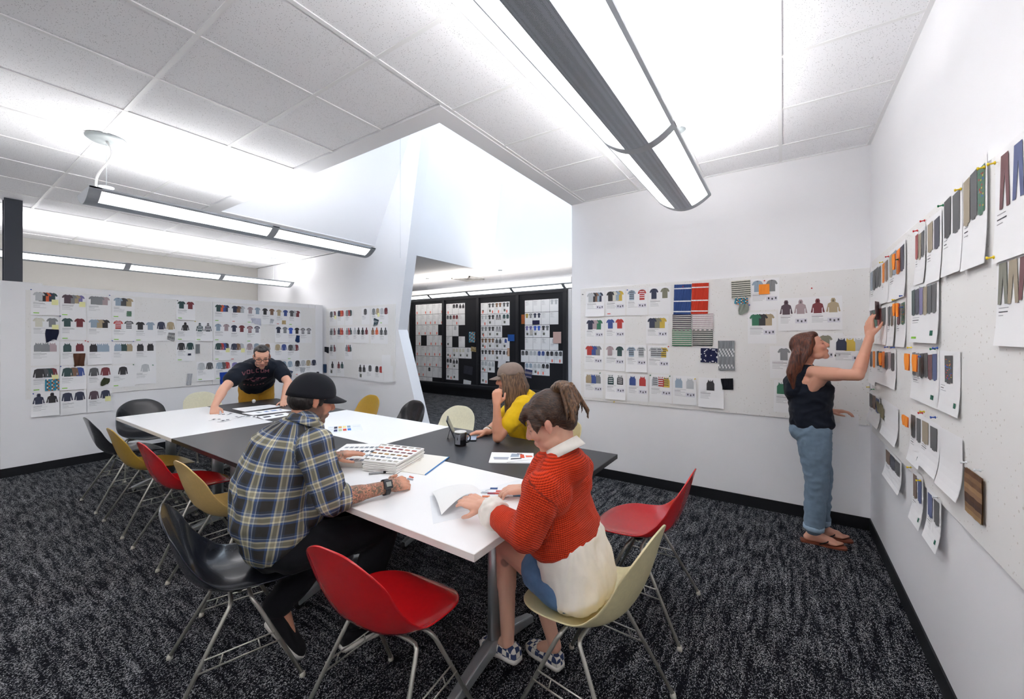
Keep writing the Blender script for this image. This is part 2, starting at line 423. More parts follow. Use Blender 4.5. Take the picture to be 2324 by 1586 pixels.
LW, LH = 0.185, 0.095
def lamp(name, axis, fixed, a0, a1, z, seglen, label, cables, tall=(), up=None, cuts=None):
    """axis 'Y' or 'X'; fixed = the other coordinate; runs from a0 to a1"""
    ln = a1 - a0
    if axis == 'Y': root = empty(name, (fixed, a0, z)); P = lambda w, l, h: (w, l, h)
    else: root = empty(name, (a0, fixed, z)); P = lambda w, l, h: (l, w, h)
    tag(root, label, 'pendant lamp')
    def prof(w): return LH * (abs(w) / LW) ** 2 * 0.9
    def strip(nm, w0, w1, l0, l1, m, t=0.006, lift=0.0, n=6):
        b = MB(); ws = [w0 + (w1 - w0) * i / n for i in range(n + 1)]
        poly = [(w, prof(w) + lift) for w in ws] + [(w, prof(w) + lift + t) for w in reversed(ws)]
        b.prism(poly, l0, l1, lambda a, h, d: P(a, d, h)); o = b.build(nm, m, root); fix_normals(o); return o
    n = max(1, round(ln / seglen)); cuts = cuts or [ln * k / n for k in range(n + 1)]; n = len(cuts) - 1
    strip('spine', -0.062, 0.062, 0, ln, M_perf, 0.03)
    for s in (-1, 1):
        strip('rim', s * 0.172, s * LW, 0, ln, M_lampmetal, 0.012)
        for k in range(n):
            strip('lens', s * 0.062, s * 0.172, cuts[k] + 0.03, cuts[k + 1] - 0.03, M_lens, 0.004, 0.003)
    for k in range(n + 1):
        c = min(max(cuts[k], 0.03), ln - 0.03)
        strip('divider_band', -LW, LW, c - 0.032, c + 0.032, M_lampmetal, 0.012, -0.001, 14)
    for k in range(n):
        b = MB(); b.box((-0.12, cuts[k] + 0.05, 0.088), (0.12, cuts[k + 1] - 0.05, 0.092)) if axis == 'Y' else b.box((cuts[k] + 0.05, -0.12, 0.088), (cuts[k + 1] - 0.05, 0.12, 0.092))
        b.build('upward_light', up or M_tubeup, root)
    for c in (0, ln):
        b = MB(); ws = [-LW + 2 * LW * i / 16 for i in range(17)]
        poly = [(w, prof(w)) for w in ws] + [(LW, LH), (-LW, LH)]
        b.prism(poly, c - 0.004, c + 0.004, lambda a, h, d: P(a, d, h)); o = b.build('end_cap', M_lampmetal, root); fix_normals(o)
    for l in cables:
        b = MB(); b.tube([P(0, l, LH - 0.01), P(0, l, (5.3 if l in tall else ZC) - z - 0.006)], 0.0016, 6); b.build('suspension_cable', M_lampmetal, root)
        if l in tall: continue
        b = MB(); b.lathe([(0.001, 0), (0.035, 0.0), (0.05, 0.012), (0.05, 0.018)], 20, P(0, l, ZC - z - 0.018)); b.build('ceiling_rose', mat('rose_grey', '6E7476', 0.5), root, True)
    return root

LZ = 2.515
lampA = lamp('pendant_lamp', 'Y', -0.64, -3.95, 3.38, LZ, 1.22, 'long linear pendant lamp overhead with perforated steel spine, ending near the right wall', [3.27, 7.1])
LBY1 = on_x(842, 578, -4.2).y
lampB = lamp('pendant_lamp', 'Y', -4.30, 0.72, LBY1, LZ, 2.2, 'linear pendant lamp beside the skylight shaft, hung on a curled white power cord', [2.98], (2.98,), cuts=[0, 1.28, LBY1 - 0.72])
lampC = lamp('pendant_lamp', 'Y', -8.10, -3.02, 4.18, LZ, 1.2, 'linear pendant lamp hanging in the aisle behind the left partition', [1.0, 6.9])
lampD = lamp('pendant_lamp', 'X', 7.42, -9.9, -2.4, LZ, 1.22, 'linear pendant lamp in front of the black boards in the far room', [2.3, 4.6], up=mat('lamp_uplight_far', 'FFF8F0', 0.5, emit=UPLIGHT_W * 0.55))
lampE = lamp('pendant_lamp', 'Y', -4.30, -4.2, -0.15, LZ, 2.0, 'unseen linear pendant lamp added behind the camera to light the near ceiling', [0.4, 3.4])  # extra lamp out of view, added to brighten the near left ceiling
lamp('pendant_lamp', 'X', 10.0, -9.0, -1.5, LZ, 1.22, 'unseen linear pendant lamp added behind the black boards to light the far room', [2.0, 5.0])  # added lamp, hidden by the board wall; lightens the dark gap above it
# lamp B: big oval canopy, cord and small ring at its near end
b = MB(); b.lathe([(0.001, -0.024), (0.10, -0.022), (0.118, -0.008), (0.118, 0.0)], 28, (0, 0.12, ZC - LZ - 0.006)); b.build('canopy', mat('canopy_silver', '8C9293', 0.45), lampB, True)
b = MB(); pts = []
for i in range(25):
    t = i / 24; pts.append((0.03 * math.sin(t * 7) * (1 - t) + 0.012, 0.12 + 0.05 * math.sin(t * 5.5) * (1 - t) - 0.06 * t, ZC - LZ - 0.03 - t * (ZC - LZ - 0.12)))
b.tube(pts, 0.008, 8); b.build('power_cord', mat('cord_white', 'DADADA', 0.4), lampB, True)
b = MB(); b.tube([(0, 0.12, LH), (0, 0.12, ZC - LZ - 0.03)], 0.0016, 6); b.build('suspension_cable', M_lampmetal, lampB)
b = MB(); b.lathe([(0.001, 0), (0.045, 0), (0.045, 0.006), (0.001, 0.006)], 20, (0, 0.12, LH + 0.06)); b.build('cable_gripper', M_lampmetal, lampB, True)
# ------------------------------------------------------------------ tables (six, checkerboard of white and black tops)
M_white_top = mat('white_laminate', 'F2F2F2', 0.32, spec=0.45)
M_black_top = mat('black_laminate', '303135', 0.4, spec=0.5, noise_amt=0.04, noise_scale=60)
M_white_edge = mat('white_edge_band', 'E9E6E1', 0.4)
M_black_edge = mat('black_edge_band', '17181B', 0.35)
M_alu = mat('silver_table_leg', 'A9ADB0', 0.32, metal=0.7)
M_castor = mat('castor_black', '101114', 0.5)
TZ = 0.735
def make_table(name, label, cx, cy, top, edge):
    t = empty(name, (cx, cy, 0)); tag(t, label, 'table', 'tables pushed together')
    b = MB(); b.box((-0.757, -0.379, TZ - 0.030), (0.757, 0.379, TZ)); bevel(b.build('tabletop', top, t), 0.002)
    b = MB()
    b.box((-0.759, -0.381, TZ - 0.029), (-0.757, 0.381, TZ - 0.001)); b.box((0.757, -0.381, TZ - 0.029), (0.759, 0.381, TZ - 0.001))
    b.box((-0.757, -0.381, TZ - 0.029), (0.757, -0.379, TZ - 0.001)); b.box((-0.757, 0.379, TZ - 0.029), (0.757, 0.381, TZ - 0.001)); b.build('edge_band', edge, t)
    for s in (-1, 1):
        x = s * 0.575
        b = MB(); ring = [(0.030 * math.cos(a), 0.045 * math.sin(a)) for a in [2 * math.pi * k / 20 for k in range(20)]]
        b.rings([[Vector((x + p, q, z)) for p, q in ring] for z in (0.07, 0.70)]); post = b.build('leg_post', M_alu, t, True)
        b = MB(); secs = []
        for k in range(17):
            y = -0.31 + 0.62 * k / 16; a = abs(y) / 0.31
            zt = 0.145 - 0.085 * a ** 1.2; h = 0.055 - 0.02 * a; w = 0.034 - 0.008 * a
            secs.append([Vector((x - w, y, zt - h)), Vector((x + w, y, zt - h)), Vector((x + w * 0.75, y, zt)), Vector((x - w * 0.75, y, zt))])
        b.rings(secs); f = b.build('foot_bar', M_alu, t); bevel(f, 0.006)
        for e in (-1, 1):
            b = MB()
            b.tube([(x - 0.012, e * 0.30, 0.028), (x + 0.012, e * 0.30, 0.028)], 0.028, 16); b.build('castor', M_castor, f, True)
        b = MB(); b.box((x - 0.03, -0.27, 0.68), (x + 0.03, 0.27, TZ - 0.03)); b.build('top_bracket', M_alu, t)
    b = MB(); b.box((-0.57, -0.02, 0.64), (0.57, 0.02, 0.68)); b.build('cross_rail', M_alu, t)
    return t
XC = [-1.69, -3.215, -4.735]; YC = [1.523, 2.287]
tabs = [('front right table with white top, nearest the camera', 0, 0, 1), ('front middle table with black top beside the plaid shirt man', 1, 0, 0), ('front left table with white top, pointing at the left partition', 2, 0, 1),
        ('back right table with black top under the mug', 0, 1, 0), ('back middle table with white top carrying one strip of colour chips', 1, 1, 1), ('back left table with black top under the standing man', 2, 1, 0)]
for lb, i, j, w in tabs:
    make_table('table', lb, XC[i], YC[j], M_white_top if w else M_black_top, M_white_edge if w else M_black_edge)

# ------------------------------------------------------------------ shell chairs
def shell_mesh():
    # side profile (y, z, half width, edge curl) from the top of the back to the front lip of the seat
    P = [(-0.272, 0.806, 0.176, 0.006), (-0.262, 0.775, 0.190, 0.014), (-0.243, 0.70, 0.208, 0.030), (-0.222, 0.62, 0.222, 0.044), (-0.200, 0.555, 0.230, 0.060), (-0.172, 0.50, 0.234, 0.072), (-0.125, 0.458, 0.236, 0.070),
         (-0.06, 0.433, 0.236, 0.060), (0.02, 0.426, 0.236, 0.052), (0.10, 0.429, 0.235, 0.042), (0.17, 0.435, 0.233, 0.030), (0.228, 0.432, 0.230, 0.018), (0.272, 0.414, 0.228, 0.008)]
    def crv(A, n=8):
        out = []
        for i in range(len(A) - 1):
            p0 = A[max(i - 1, 0)]; p1 = A[i]; p2 = A[i + 1]; p3 = A[min(i + 2, len(A) - 1)]
            for k in range(n):
                t = k / n; out.append(0.5 * (2 * p1 + (p2 - p0) * t + (2 * p0 - 5 * p1 + 4 * p2 - p3) * t * t + (3 * p1 - p0 - 3 * p2 + p3) * t ** 3))
        out.append(A[-1]); return out
    C4 = [crv([p[k] for p in P]) for k in range(4)]
    ln = [0.0]
    for i in range(1, len(C4[0])): ln.append(ln[-1] + math.hypot(C4[0][i] - C4[0][i - 1], C4[1][i] - C4[1][i - 1]))
    LT = ln[-1]
    def samp(l, k): return float(np.interp(l, ln, C4[k]))
    R0, R1 = 0.13, 0.185
    ls = [R0 * (1 - math.cos(math.pi / 2 * k / 7)) for k in range(7)] + [R0 + (LT - R0 - R1) * k / 26 for k in range(26)] + [LT - R1 * (1 - math.cos(math.pi / 2 * k / 8)) for k in range(8, -1, -1)]
    m = 21; b = MB(); vs = []; n = len(ls)
    for i, l in enumerate(ls):
        e = 0.003; y0, z0 = samp(max(l - e, 0), 0), samp(max(l - e, 0), 1); y1, z1 = samp(min(l + e, LT), 0), samp(min(l + e, LT), 1)
        ty, tz = y1 - y0, z1 - z0; L = math.hypot(ty, tz); ty /= L; tz /= L; ny, nz = -tz, ty
        w = samp(l, 2)
        if l < R0: w = w - R0 + math.sqrt(max(R0 ** 2 - (R0 - l) ** 2, 0))
        if LT - l < R1: w = w - R1 + math.sqrt(max(R1 ** 2 - (R1 - (LT - l)) ** 2, 0))
        cc = samp(l, 3); arch = 0.0
        for j in range(m):
            s = -1 + 2 * j / (m - 1); s = math.sin(s * math.pi / 2) * 0.45 + s * 0.55; a = abs(s); full = abs(s) * w / max(samp(l, 2), 1e-4)
            cur = cc * full ** 2.6
            pull = 0.0
            if l < R0: pull = 0.016 * full ** 2 * (1 - l / R0)
            if LT - l < R1: pull = -0.022 * full ** 2 * (1 - (LT - l) / R1)
            vs.append((w * s, samp(l, 0) + ny * cur + ty * pull, samp(l, 1) + nz * cur + tz * pull))
    fs = [(i * m + j, i * m + j + 1, (i + 1) * m + j + 1, (i + 1) * m + j) for i in range(n - 1) for j in range(m - 1)]
    b.add(vs, fs); return b
_shell = shell_mesh()
M_chrome = mat('zinc_tube', 'BDBCB2', 0.3, metal=0.65, noise_amt=0.08, noise_scale=25)
M_glide = mat('nylon_glide', 'B5B2A6', 0.5)
M_shock = mat('rubber_mount', '17181A', 0.7)
def make_chair():
    t = empty('shell_chair')
    me = _shell.mesh('shell', True); sh = bpy.data.objects.new('shell', me); COL.objects.link(sh); sh.parent = t
    me.materials.append(mat('shell_red', 'C8141A'))
    md = sh.modifiers.new('thick', 'SOLIDIFY'); md.thickness = 0.007; md.offset = 0
    sd = sh.modifiers.new('smooth', 'SUBSURF'); sd.levels = 1; sd.render_levels = 1
    for sx in (-1, 1):
        for sy in (-1, 1):
            fx = 0.26 if sy < 0 else 0.235; fy = -0.25 if sy < 0 else 0.225
            b = MB()
            b.tube([(sx * 0.03, sy * 0.035, 0.402), (sx * 0.14, sy * 0.035, 0.400), (sx * 0.165, sy * 0.037, 0.397), (sx * 0.178, sy * 0.043, 0.385), (sx * 0.184, sy * 0.055, 0.365), (sx * fx, fy, 0.012)], 0.0085, 10)
            lg = b.build('leg', M_chrome, t, True)
            b = MB(); b.lathe([(0.004, 0), (0.013, 0.0), (0.013, 0.006), (0.009, 0.02)], 12, (sx * fx, fy, 0)); b.build('glide', M_glide, lg, True)
        # ganging hooks: wire ladder between the two legs of a side
        def pt(sy, k):   # point on a leg at height fraction
            fx = 0.26 if sy < 0 else 0.235; fy = -0.25 if sy < 0 else 0.225
            z = k; f = (0.365 - z) / (0.353); return Vector((sx * (0.184 + (fx - 0.184) * f), sy * 0.055 + (fy - sy * 0.055) * f, z))
        out = Vector((sx * 0.012, 0, 0))
        b = MB(); zt, zb = 0.235, 0.195
        b.tube([pt(-1, zt), pt(-1, zt) + out, pt(1, zt) + out, pt(1, zt)], 0.0035, 6); b.tube([pt(-1, zb), pt(-1, zb) + out, pt(1, zb) + out, pt(1, zb)], 0.0035, 6)
        for k in (0.25, 0.75):
            b.tube([pt(-1, zt).lerp(pt(1, zt), k) + out, pt(-1, zb).lerp(pt(1, zb), k) + out], 0.003, 6)
        b.build('ganging_wire', M_chrome, t, True)
        b = MB(); b.lathe([(0.001, 0), (0.026, 0), (0.026, 0.016), (0.001, 0.016)], 14, (sx * 0.085, 0.0, 0.408)); b.build('rubber_mount', M_shock, t, True)
    b = MB(); b.tube([(-0.10, 0, 0.402), (0.10, 0, 0.402)], 0.009, 8); b.build('seat_bracket', M_chrome, t, True)
    return t
def shell_mat(name, col, rough=0.25, tex=0.06): return mat(name, col, rough, spec=0.5, noise_amt=tex, noise_scale=55, coat=0.25, bump=0.06, bump_scale=250)
SH = {'red': shell_mat('shell_red_gloss', 'C4161C', 0.22, 0.05), 'black': shell_mat('shell_black', '1E1F24', 0.24), 'navy': shell_mat('shell_dark_navy', '23262F', 0.2),
      'yellow': shell_mat('shell_ochre', 'B79335', 0.33), 'cream': shell_mat('shell_cream', 'D8CDA0', 0.4), 'parch': shell_mat('shell_parchment', 'CFAE6C', 0.38), 'ivory': shell_mat('shell_ivory', 'E3DEC3', 0.35)}
_proto = make_chair(); _first = [True]
_shells = {}
def place_chair(col, x, y, face_deg, label):
    """face_deg: direction the sitter faces, 90 = +Y"""
    if _first[0]: t = _proto; _first[0] = False
    else: t = copy_tree(_proto)
    t.location = (x, y, 0); t.rotation_euler = (0, 0, math.radians(face_deg - 90))
    for ch in t.children:
        if ch.name.startswith('shell'):
            if col not in _shells:
                me = ch.data.copy(); me.materials.clear(); me.materials.append(SH[col]); _shells[col] = me
            ch.data = _shells[col]
    tag(t, label, 'chair', 'moulded shell chairs round the tables')
    return t
place_chair('black', -5.20, 1.15, 90, 'glossy black shell chair, farthest left of the near row, pushed under the white table')
place_chair('yellow', -4.42, 1.15, 90, 'ochre yellow shell chair between the black and red chairs of the near row')
place_chair('red', -3.64, 1.15, 90, 'red shell chair tucked in between the ochre and the parchment chair')
place_chair('parch', -2.90, 1.14, 90, 'parchment coloured shell chair just left of the plaid shirt man')
place_chair('navy', -2.09, 0.845, 72, 'dark navy shell chair the plaid shirt man sits on')
place_chair('red', -1.29, 1.06, 94, 'empty red shell chair in the foreground at the white table')
place_chair('cream', -0.655, 1.56, 176, 'cream shell chair the woman in the orange sweater sits on')
place_chair('red', -0.67, 2.35, 180, 'empty red shell chair at the right end of the black table')
place_chair('black', -5.98, 1.50, 0, 'black shell chair at the left end of the tables, in front of the partition')
place_chair('ivory', -6.16, 2.17, 5, 'ivory shell chair behind the standing man, mostly hidden')
place_chair('yellow', -4.30, 2.98, 268, 'ochre yellow shell chair on the far side, behind the black cap')
place_chair('black', -3.52, 2.98, 265, 'black shell chair on the far side in front of the folded wall')
place_chair('ivory', -2.80, 2.98, 275, 'ivory shell chair on the far side, left of the tablet')
place_chair('cream', -1.64, 2.97, 218, 'cream shell chair carrying the person in the yellow T-shirt')
# ------------------------------------------------------------------ pinboards and everything pinned to them
M_print = bpy.data.materials.new('printed_paper'); M_print.use_nodes = True
_nt = M_print.node_tree; _b = _nt.nodes['Principled BSDF']; _a = _nt.nodes.new('ShaderNodeAttribute'); _a.attribute_name = 'Col'
_nt.links.new(_a.outputs['Color'], _b.inputs['Base Color']); _b.inputs['Roughness'].default_value = 0.7; _b.inputs['Specular IOR Level'].default_value = 0.2
def board_mat(name, col, speck):
    m = mat(name, col, 0.8, spec=0.2)
    nt = m.node_tree; b = nt.nodes['Principled BSDF']; L = nt.links.new
    ge = nt.nodes.new('ShaderNodeNewGeometry'); vo = nt.nodes.new('ShaderNodeTexVoronoi'); vo.inputs['Scale'].default_value = 42; L(ge.outputs['Position'], vo.inputs['Vector'])
    ns = nt.nodes.new('ShaderNodeTexNoise'); ns.inputs['Scale'].default_value = 5; L(ge.outputs['Position'], ns.inputs['Vector'])
    ad = nt.nodes.new('ShaderNodeMath'); ad.operation = 'MULTIPLY_ADD'; ad.inputs[1].default_value = -0.25; L(ns.outputs['Fac'], ad.inputs[0]); L(vo.outputs['Distance'], ad.inputs[2])
    cr = nt.nodes.new('ShaderNodeValToRGB'); e = cr.color_ramp.elements
    e[0].position = -0.0; e[0].color = (*lin(speck), 1); e[1].position = 0.008; e[1].color = (*lin(col), 1); L(ad.outputs[0], cr.inputs[0]); L(cr.outputs[0], b.inputs['Base Color'])
    return m
M_board = board_mat('pinboard_white', 'EFEEEC', 'D6D2CC')
M_blackboard = mat('pinboard_black', '14151B', 0.8, noise_amt=0.1, noise_scale=10)

PAL = {'k': ('black', '2A272C'), 'n': ('navy', '28304E'), 'b': ('blue', '36529B'), 'B': ('bright blue', '2D5FD0'), 'l': ('pale blue', '9FB2C4'), 'g': ('grey', '8C8F92'), 'G': ('dark grey', '55565A'),
       's': ('light grey', 'C9CDD0'), 'r': ('red', 'C4342E'), 'R': ('maroon', '7C2630'), 'o': ('orange', 'E0612E'), 'y': ('yellow', 'E0C04A'), 't': ('tan', 'B9A785'), 'w': ('cream', 'E4E2D3'),
       'e': ('green', '2E7A5A'), 'E': ('dark teal', '264B4B'), 'p': ('plum', '5A4450'), 'P': ('mauve', 'B9A4A8'), 'c': ('brown', '86634A'), 'v': ('violet', '7F78B5'), 'q': ('khaki', '8A8A75')}
PC = {k: tuple(c * 0.86 + 0.14 * 0.30 for c in lin(v[1])) for k, v in PAL.items()}
PCS = {k: tuple(c * 0.55 + 0.45 * (0.22 + 0.25 * sum(lin(v[1])) / 3) for c in lin(v[1])) for k, v in PAL.items()}; PCS['o'] = lin('F2954A')
WHITE = lin('F3F3F4'); LINEC = lin('9C9DA2'); DARKC = lin('55565C'); GREEN = lin('8FD24A'); REDM = lin('D8452F'); LILAC = lin('DEDDE6'); YEL = lin('F0EFB4')
TEE = [(-.16, 1), (-.08, .95), (.08, .95), (.16, 1), (.36, .90), (.5, .66), (.38, .58), (.29, .68), (.29, 0), (-.29, 0), (-.29, .68), (-.38, .58), (-.5, .66), (-.36, .90)]
LONG = [(-.15, 1), (.15, 1), (.38, .88), (.5, .10), (.38, .06), (.29, .58), (.29, 0), (-.29, 0), (-.29, .58), (-.38, .06), (-.5, .10), (-.38, .88)]
TANK = [(-.24, 1), (-.13, .86), (.13, .86), (.24, 1), (.28, .8), (.4, .64), (.4, 0), (-.4, 0), (-.4, .64), (-.28, .8)]
HOOD = [(-.10, 1), (.10, 1), (.17, .86), (.15, .72), (.36, .62), (.5, .06), (.38, .04), (.29, .38), (.29, 0), (-.29, 0), (-.29, .38), (-.38, .04), (-.5, .06), (-.36, .62), (-.15, .72), (-.17, .86)]
PANTS = [(-.36, 1), (.36, 1), (.5, 0.0), (.2, 0), (.02, .70), (-.2, 0), (-.5, 0)]
STRIP = [(-.5, .97), (.5, 1), (.46, .05), (.2, .05), (.18, 0), (-.2, 0), (-.22, .04), (-.46, .03)]
SHAPES = {'tee': TEE, 'polo': TEE, 'long': LONG, 'tank': TANK, 'hood': HOOD, 'pants': PANTS, 'strip': STRIP}
NOUN = {'tee': 'T-shirt', 'polo': 'button shirt', 'long': 'long-sleeved top', 'tank': 'sleeveless top', 'hood': 'hooded top', 'pants': 'pair of trousers', 'strip': 'fabric colourway'}
ORD = ['first', 'second', 'third', 'fourth', 'fifth', 'sixth', 'seventh', 'eighth', 'ninth', 'tenth', 'eleventh', 'twelfth', 'thirteenth']
rnd = random.Random(5)
def sheet_mesh(w, h, kind, cols, flags='', curl=0.0, seed=0):
    """local: x right, z up, -y out of the board, origin at top centre"""
    R = random.Random(seed); b = MB()
    def off(x, z, d):   # curl: the lower half leaves the board
        t = max(0.0, (-z / h - 0.45) / 0.55); return (x, -(0.003 + curl * t * t + d), z)
    b.curc = WHITE if 'W' not in flags else lin('FBFBFB'); nz = 8 if curl else 1
    tz = [-h * i / nz for i in range(nz + 1)]
    b.add([off(s * w / 2, z, 0) for z in tz for s in (-1, 1)], [(2 * i, 2 * i + 2, 2 * i + 3, 2 * i + 1) for i in range(nz)])
    if curl:
        b.add([off(s * w / 2, z, -0.0015) for z in tz for s in (-1, 1)], [(2 * i, 2 * i + 1, 2 * i + 3, 2 * i + 2) for i in range(nz)])
    def rect(x0, z0, x1, z1, c, d=0.0006):
        b.curc = c; b.add([off(x0, z0, d), off(x0, z1, d), off(x1, z1, d), off(x1, z0, d)], [(0, 1, 2, 3)])
    big = kind in ('strip', 'pants')
    if cols:
        n = len(cols); gh = h * (0.46 if big else (0.37 if kind != 'hood' else 0.43)); ztop = -h * (0.06 if big else 0.06)
        gw = gh * (0.95 if kind in ('tee', 'long', 'hood') else 0.85)
        if kind == 'tank': gw = gh * 0.8
        gw = min(gw, w * 0.43)
        if kind == 'strip': gw = w * min(0.86 / n, 0.40 if n == 1 else 0.36)
        if kind == 'pants': gw = w * 0.30
        span = min(w * 0.9, (gw * 1.12 * n) if n <= 2 else (w * 0.88)); step = (span - gw) / (n - 1) if n > 1 else 0
        for i, ch in enumerate(cols):
            stripe = ch.islower() is False and False
            c = (PCS if kind in ('strip', 'pants') else PC)[ch]; cx = -span / 2 + gw / 2 + step * i
            d = 0.0012 + 0.0004 * (n - i)
            poly = SHAPES[kind]; gj = 1 + R.uniform(-.03, .03)
            zt = ztop - (R.uniform(0, .06) * gh if kind == 'strip' else 0)
            b.curc = c
            pts = [off(cx + x * gw, zt - gh * gj * (1 - y), d) for x, y in poly]
            b.add(pts, [tuple(range(len(pts)))])
            if kind == 'polo':   # collar and placket
                rect(cx - .10 * gw, zt - .0 * gh, cx + .10 * gw, zt - .09 * gh, tuple(v * 0.55 for v in c), d + .0003)
                rect(cx - .015 * gw, zt - .1 * gh, cx + .015 * gw, zt - .5 * gh, tuple(v * 0.7 for v in c), d + .0003)
            elif kind in ('tee', 'long', 'tank'):
                rect(cx - .08 * gw, zt - .055 * gh, cx + .08 * gw, zt - .085 * gh, tuple(v * 0.6 for v in c), d + .0003)
            elif kind == 'hood':
                rect(cx - .06 * gw, zt - .10 * gh, cx + .06 * gw, zt - .26 * gh, tuple(v * 0.45 for v in c), d + .0003)
            if kind in ('long', 'hood'):   # gap between arm and body
                for s in (-1, 1):
                    rect(cx + s * .33 * gw - .02 * gw, zt - .62 * gh, cx + s * .33 * gw + .02 * gw, zt - .86 * gh, WHITE, d + .0002)
            if 'S' in flags:
                sc = WHITE if sum(c) < 1.2 else DARKC
                for q in range(4):
                    yy = .16 + .2 * q; rect(cx - .28 * gw, zt - yy * gh, cx + .28 * gw, zt - (yy + .07) * gh, sc, d + .0003)
            if kind == 'strip' and 'D' in flags and i == n - 1:
                for q in range(26):
                    px, pz = R.uniform(-.36, .36), R.uniform(.12, .88); rr = .07
                    rect(cx + (px - rr) * gw, zt - pz * gh, cx + (px + rr) * gw, zt - (pz + .035) * gh, PC[R.choice('reoyB')], d + .0003)
        zl = ztop - gh - h * 0.045
    else: zl = -h * 0.08
    # lines of text
    if 'T' not in flags:
        nl = 3 if big else (9 if not cols else 6); lh = h * 0.0075
        for i in range(nl):
            L_ = w * R.uniform(0.22, 0.5) * (0.6 if big else 1); z = zl - i * h * 0.043
            if z < -h * 0.93: break
            rect(-w * 0.42, z, -w * 0.42 + L_, z - lh * (1.6 if i == 1 else 1), DARKC if i == 1 else LINEC, 0.0007)
        if 'B' in flags:
            rect(w * 0.06, zl - h * 0.10, w * 0.44, zl - h * 0.24, LILAC, 0.0006)
            for q in range(3): x = w * (0.12 + 0.12 * q); rect(x, zl - h * (.13 + .02 * (q % 2)), x + w * 0.05, zl - h * (.19 + .02 * (q % 2)), DARKC, 0.0009)
    if 'h' in flags: rect(-w * 0.42, -h * 0.90, -w * 0.22, -h * 0.935, GREEN, 0.0009)
    if 'x' in flags: rect(-w * 0.40, -h * 0.90, -w * 0.24, -h * 0.93, REDM, 0.0009)
    if 'f' in flags:
        fx = w * R.uniform(-.36, .28); rect(fx, -h * 0.70, fx + w * .14, -h * 0.93, lin('F0705A'), 0.0012)
    if 'i' in flags: rect(-w * .3, -h * .62, -w * .06, -h * .82, lin('6D6E66'), 0.001)
    if 'N' in flags: rect(w * .22, -h * .34, w * .46, -h * .56, YEL, 0.0030)
    if 'G' in flags:
        c = lin('2F6B58'); rect(w * .26, -h * .80, w * .36, -h * .88, c, .001)
    return b
_sheet_n = [0]
def sheet(plane, u, v, kind, cols, flags, label, group, w=0.216, h=0.279, curl=0.0, uv2=None, gap=0.0):
    """plane ('x', value, normal sign) or ('y', value); (u, v) = pixel of the top-left corner on that plane"""
    ax, val, rz = plane
    f = on_x if ax == 'x' else on_y
    p = f(u, v, val)
    if uv2 is not None:
        q = f(uv2[0], uv2[1], val); w = (q - p).xy.length; h = p.z - q.z
    right = Vector((math.cos(rz), math.sin(rz), 0)); out = Vector((math.sin(rz), -math.cos(rz), 0))
    _sheet_n[0] += 1
    c = p + right * (w / 2) + out * (gap + (_sheet_n[0] % 7) * 0.0009)
    o = sheet_mesh(w, h, kind, cols, flags, curl, _sheet_n[0]).build('paper_sheet' if kind != 'swatch' else 'fabric_swatch', M_print)
    o.location = c; o.rotation_euler = (0, rnd.uniform(-.012, .012), rz)
    tag(o, label, 'paper', group); return o
def what(kind, cols, flags):
    if not cols: return 'blank white sheet' if 'T' in flags else 'sheet of text lines'
    names = []
    for c in cols:
        if PAL[c][0] not in names: names.append(PAL[c][0])
    s = ' and '.join(names[:2]) + (' striped' if 'S' in flags else ''); n = NOUN[kind]
    if len(cols) > 1: n = n.replace('pair', 'pairs') if 'pair' in n else n + 's'
    return 'sheet of ' + s + ' ' + n
def rows_of(plane, rows, where, group, w=0.216, h=0.279, curlp=0.0):
    for ri, row in enumerate(rows):
        for ci, it in enumerate(row):
            u, v, kind, cols = it[:4]; fl = it[4] if len(it) > 4 else ''
            sheet(plane, u, v, kind, cols, fl, f'{what(kind, cols, fl)}, {ORD[ci]} in {["top", "second", "third", "fourth", "fifth", "sixth", "seventh", "eighth"][ri]} row, {where}', group, w, h, curl=(0.012 if (ri + ci) % 4 == 0 else 0.0) if curlp else 0.0)
def board(name, plane, u0, v0, u1, v1, label, t=0.012, m=None, z0=None, z1=None):
    ax, val, rz = plane; f = on_x if ax == 'x' else on_y
    p, q = f(u0, v0, val), f(u1, v1, val); zt = z1 if z1 else p.z; zb = z0 if z0 else q.z
    b = MB()
    if ax == 'x':
        a, c = sorted((p.y, q.y)); sx = 1 if rz > 0 else -1     # partition faces +x, right wall faces -x
        b.box((min(val, val - sx * t), a, zb), (max(val, val - sx * t), c, zt))
    else:
        a, c = sorted((p.x, q.x)); b.box((a, val, zb), (c, val + t, zt))
    o = b.build(name, m or M_board); tag(o, label, 'pinboard'); bevel(o, 0.002); return o

# planes lie on the boards' faces
PL = ('x', XP + 0.001, math.pi / 2); PF = ('y', YB + 0.045, 0.0); PBK = ('y', YB - 0.013, 0.0); PR = ('x', XR - 0.013, -math.pi / 2)
board('pinboard', PL, 58, 655, 481, 880, 'long white pinboard on the left partition, nearer half', 0.0115, None, 0.83, 2.06)
board('pinboard', PL, 483, 688, 716, 862, 'long white pinboard on the left partition, farther half', 0.0115, None, 0.83, 2.06)
board('pinboard', PF, 740, 702, 897, 873, 'white pinboard on the folded wall with raw right edge', 0.0135, None, 0.83, 2.06)
board('pinboard', PBK, 1318, 657, 1974, 962, 'speckled white pinboard on the back wall behind the standing woman', 0.012, None, 0.83, 2.075)
board('pinboard', PR, 1979, 600, 2500, 900, 'white pinboard along the right wall carrying trouser and swatch sheets', 0.012, None, 0.815, 2.10)

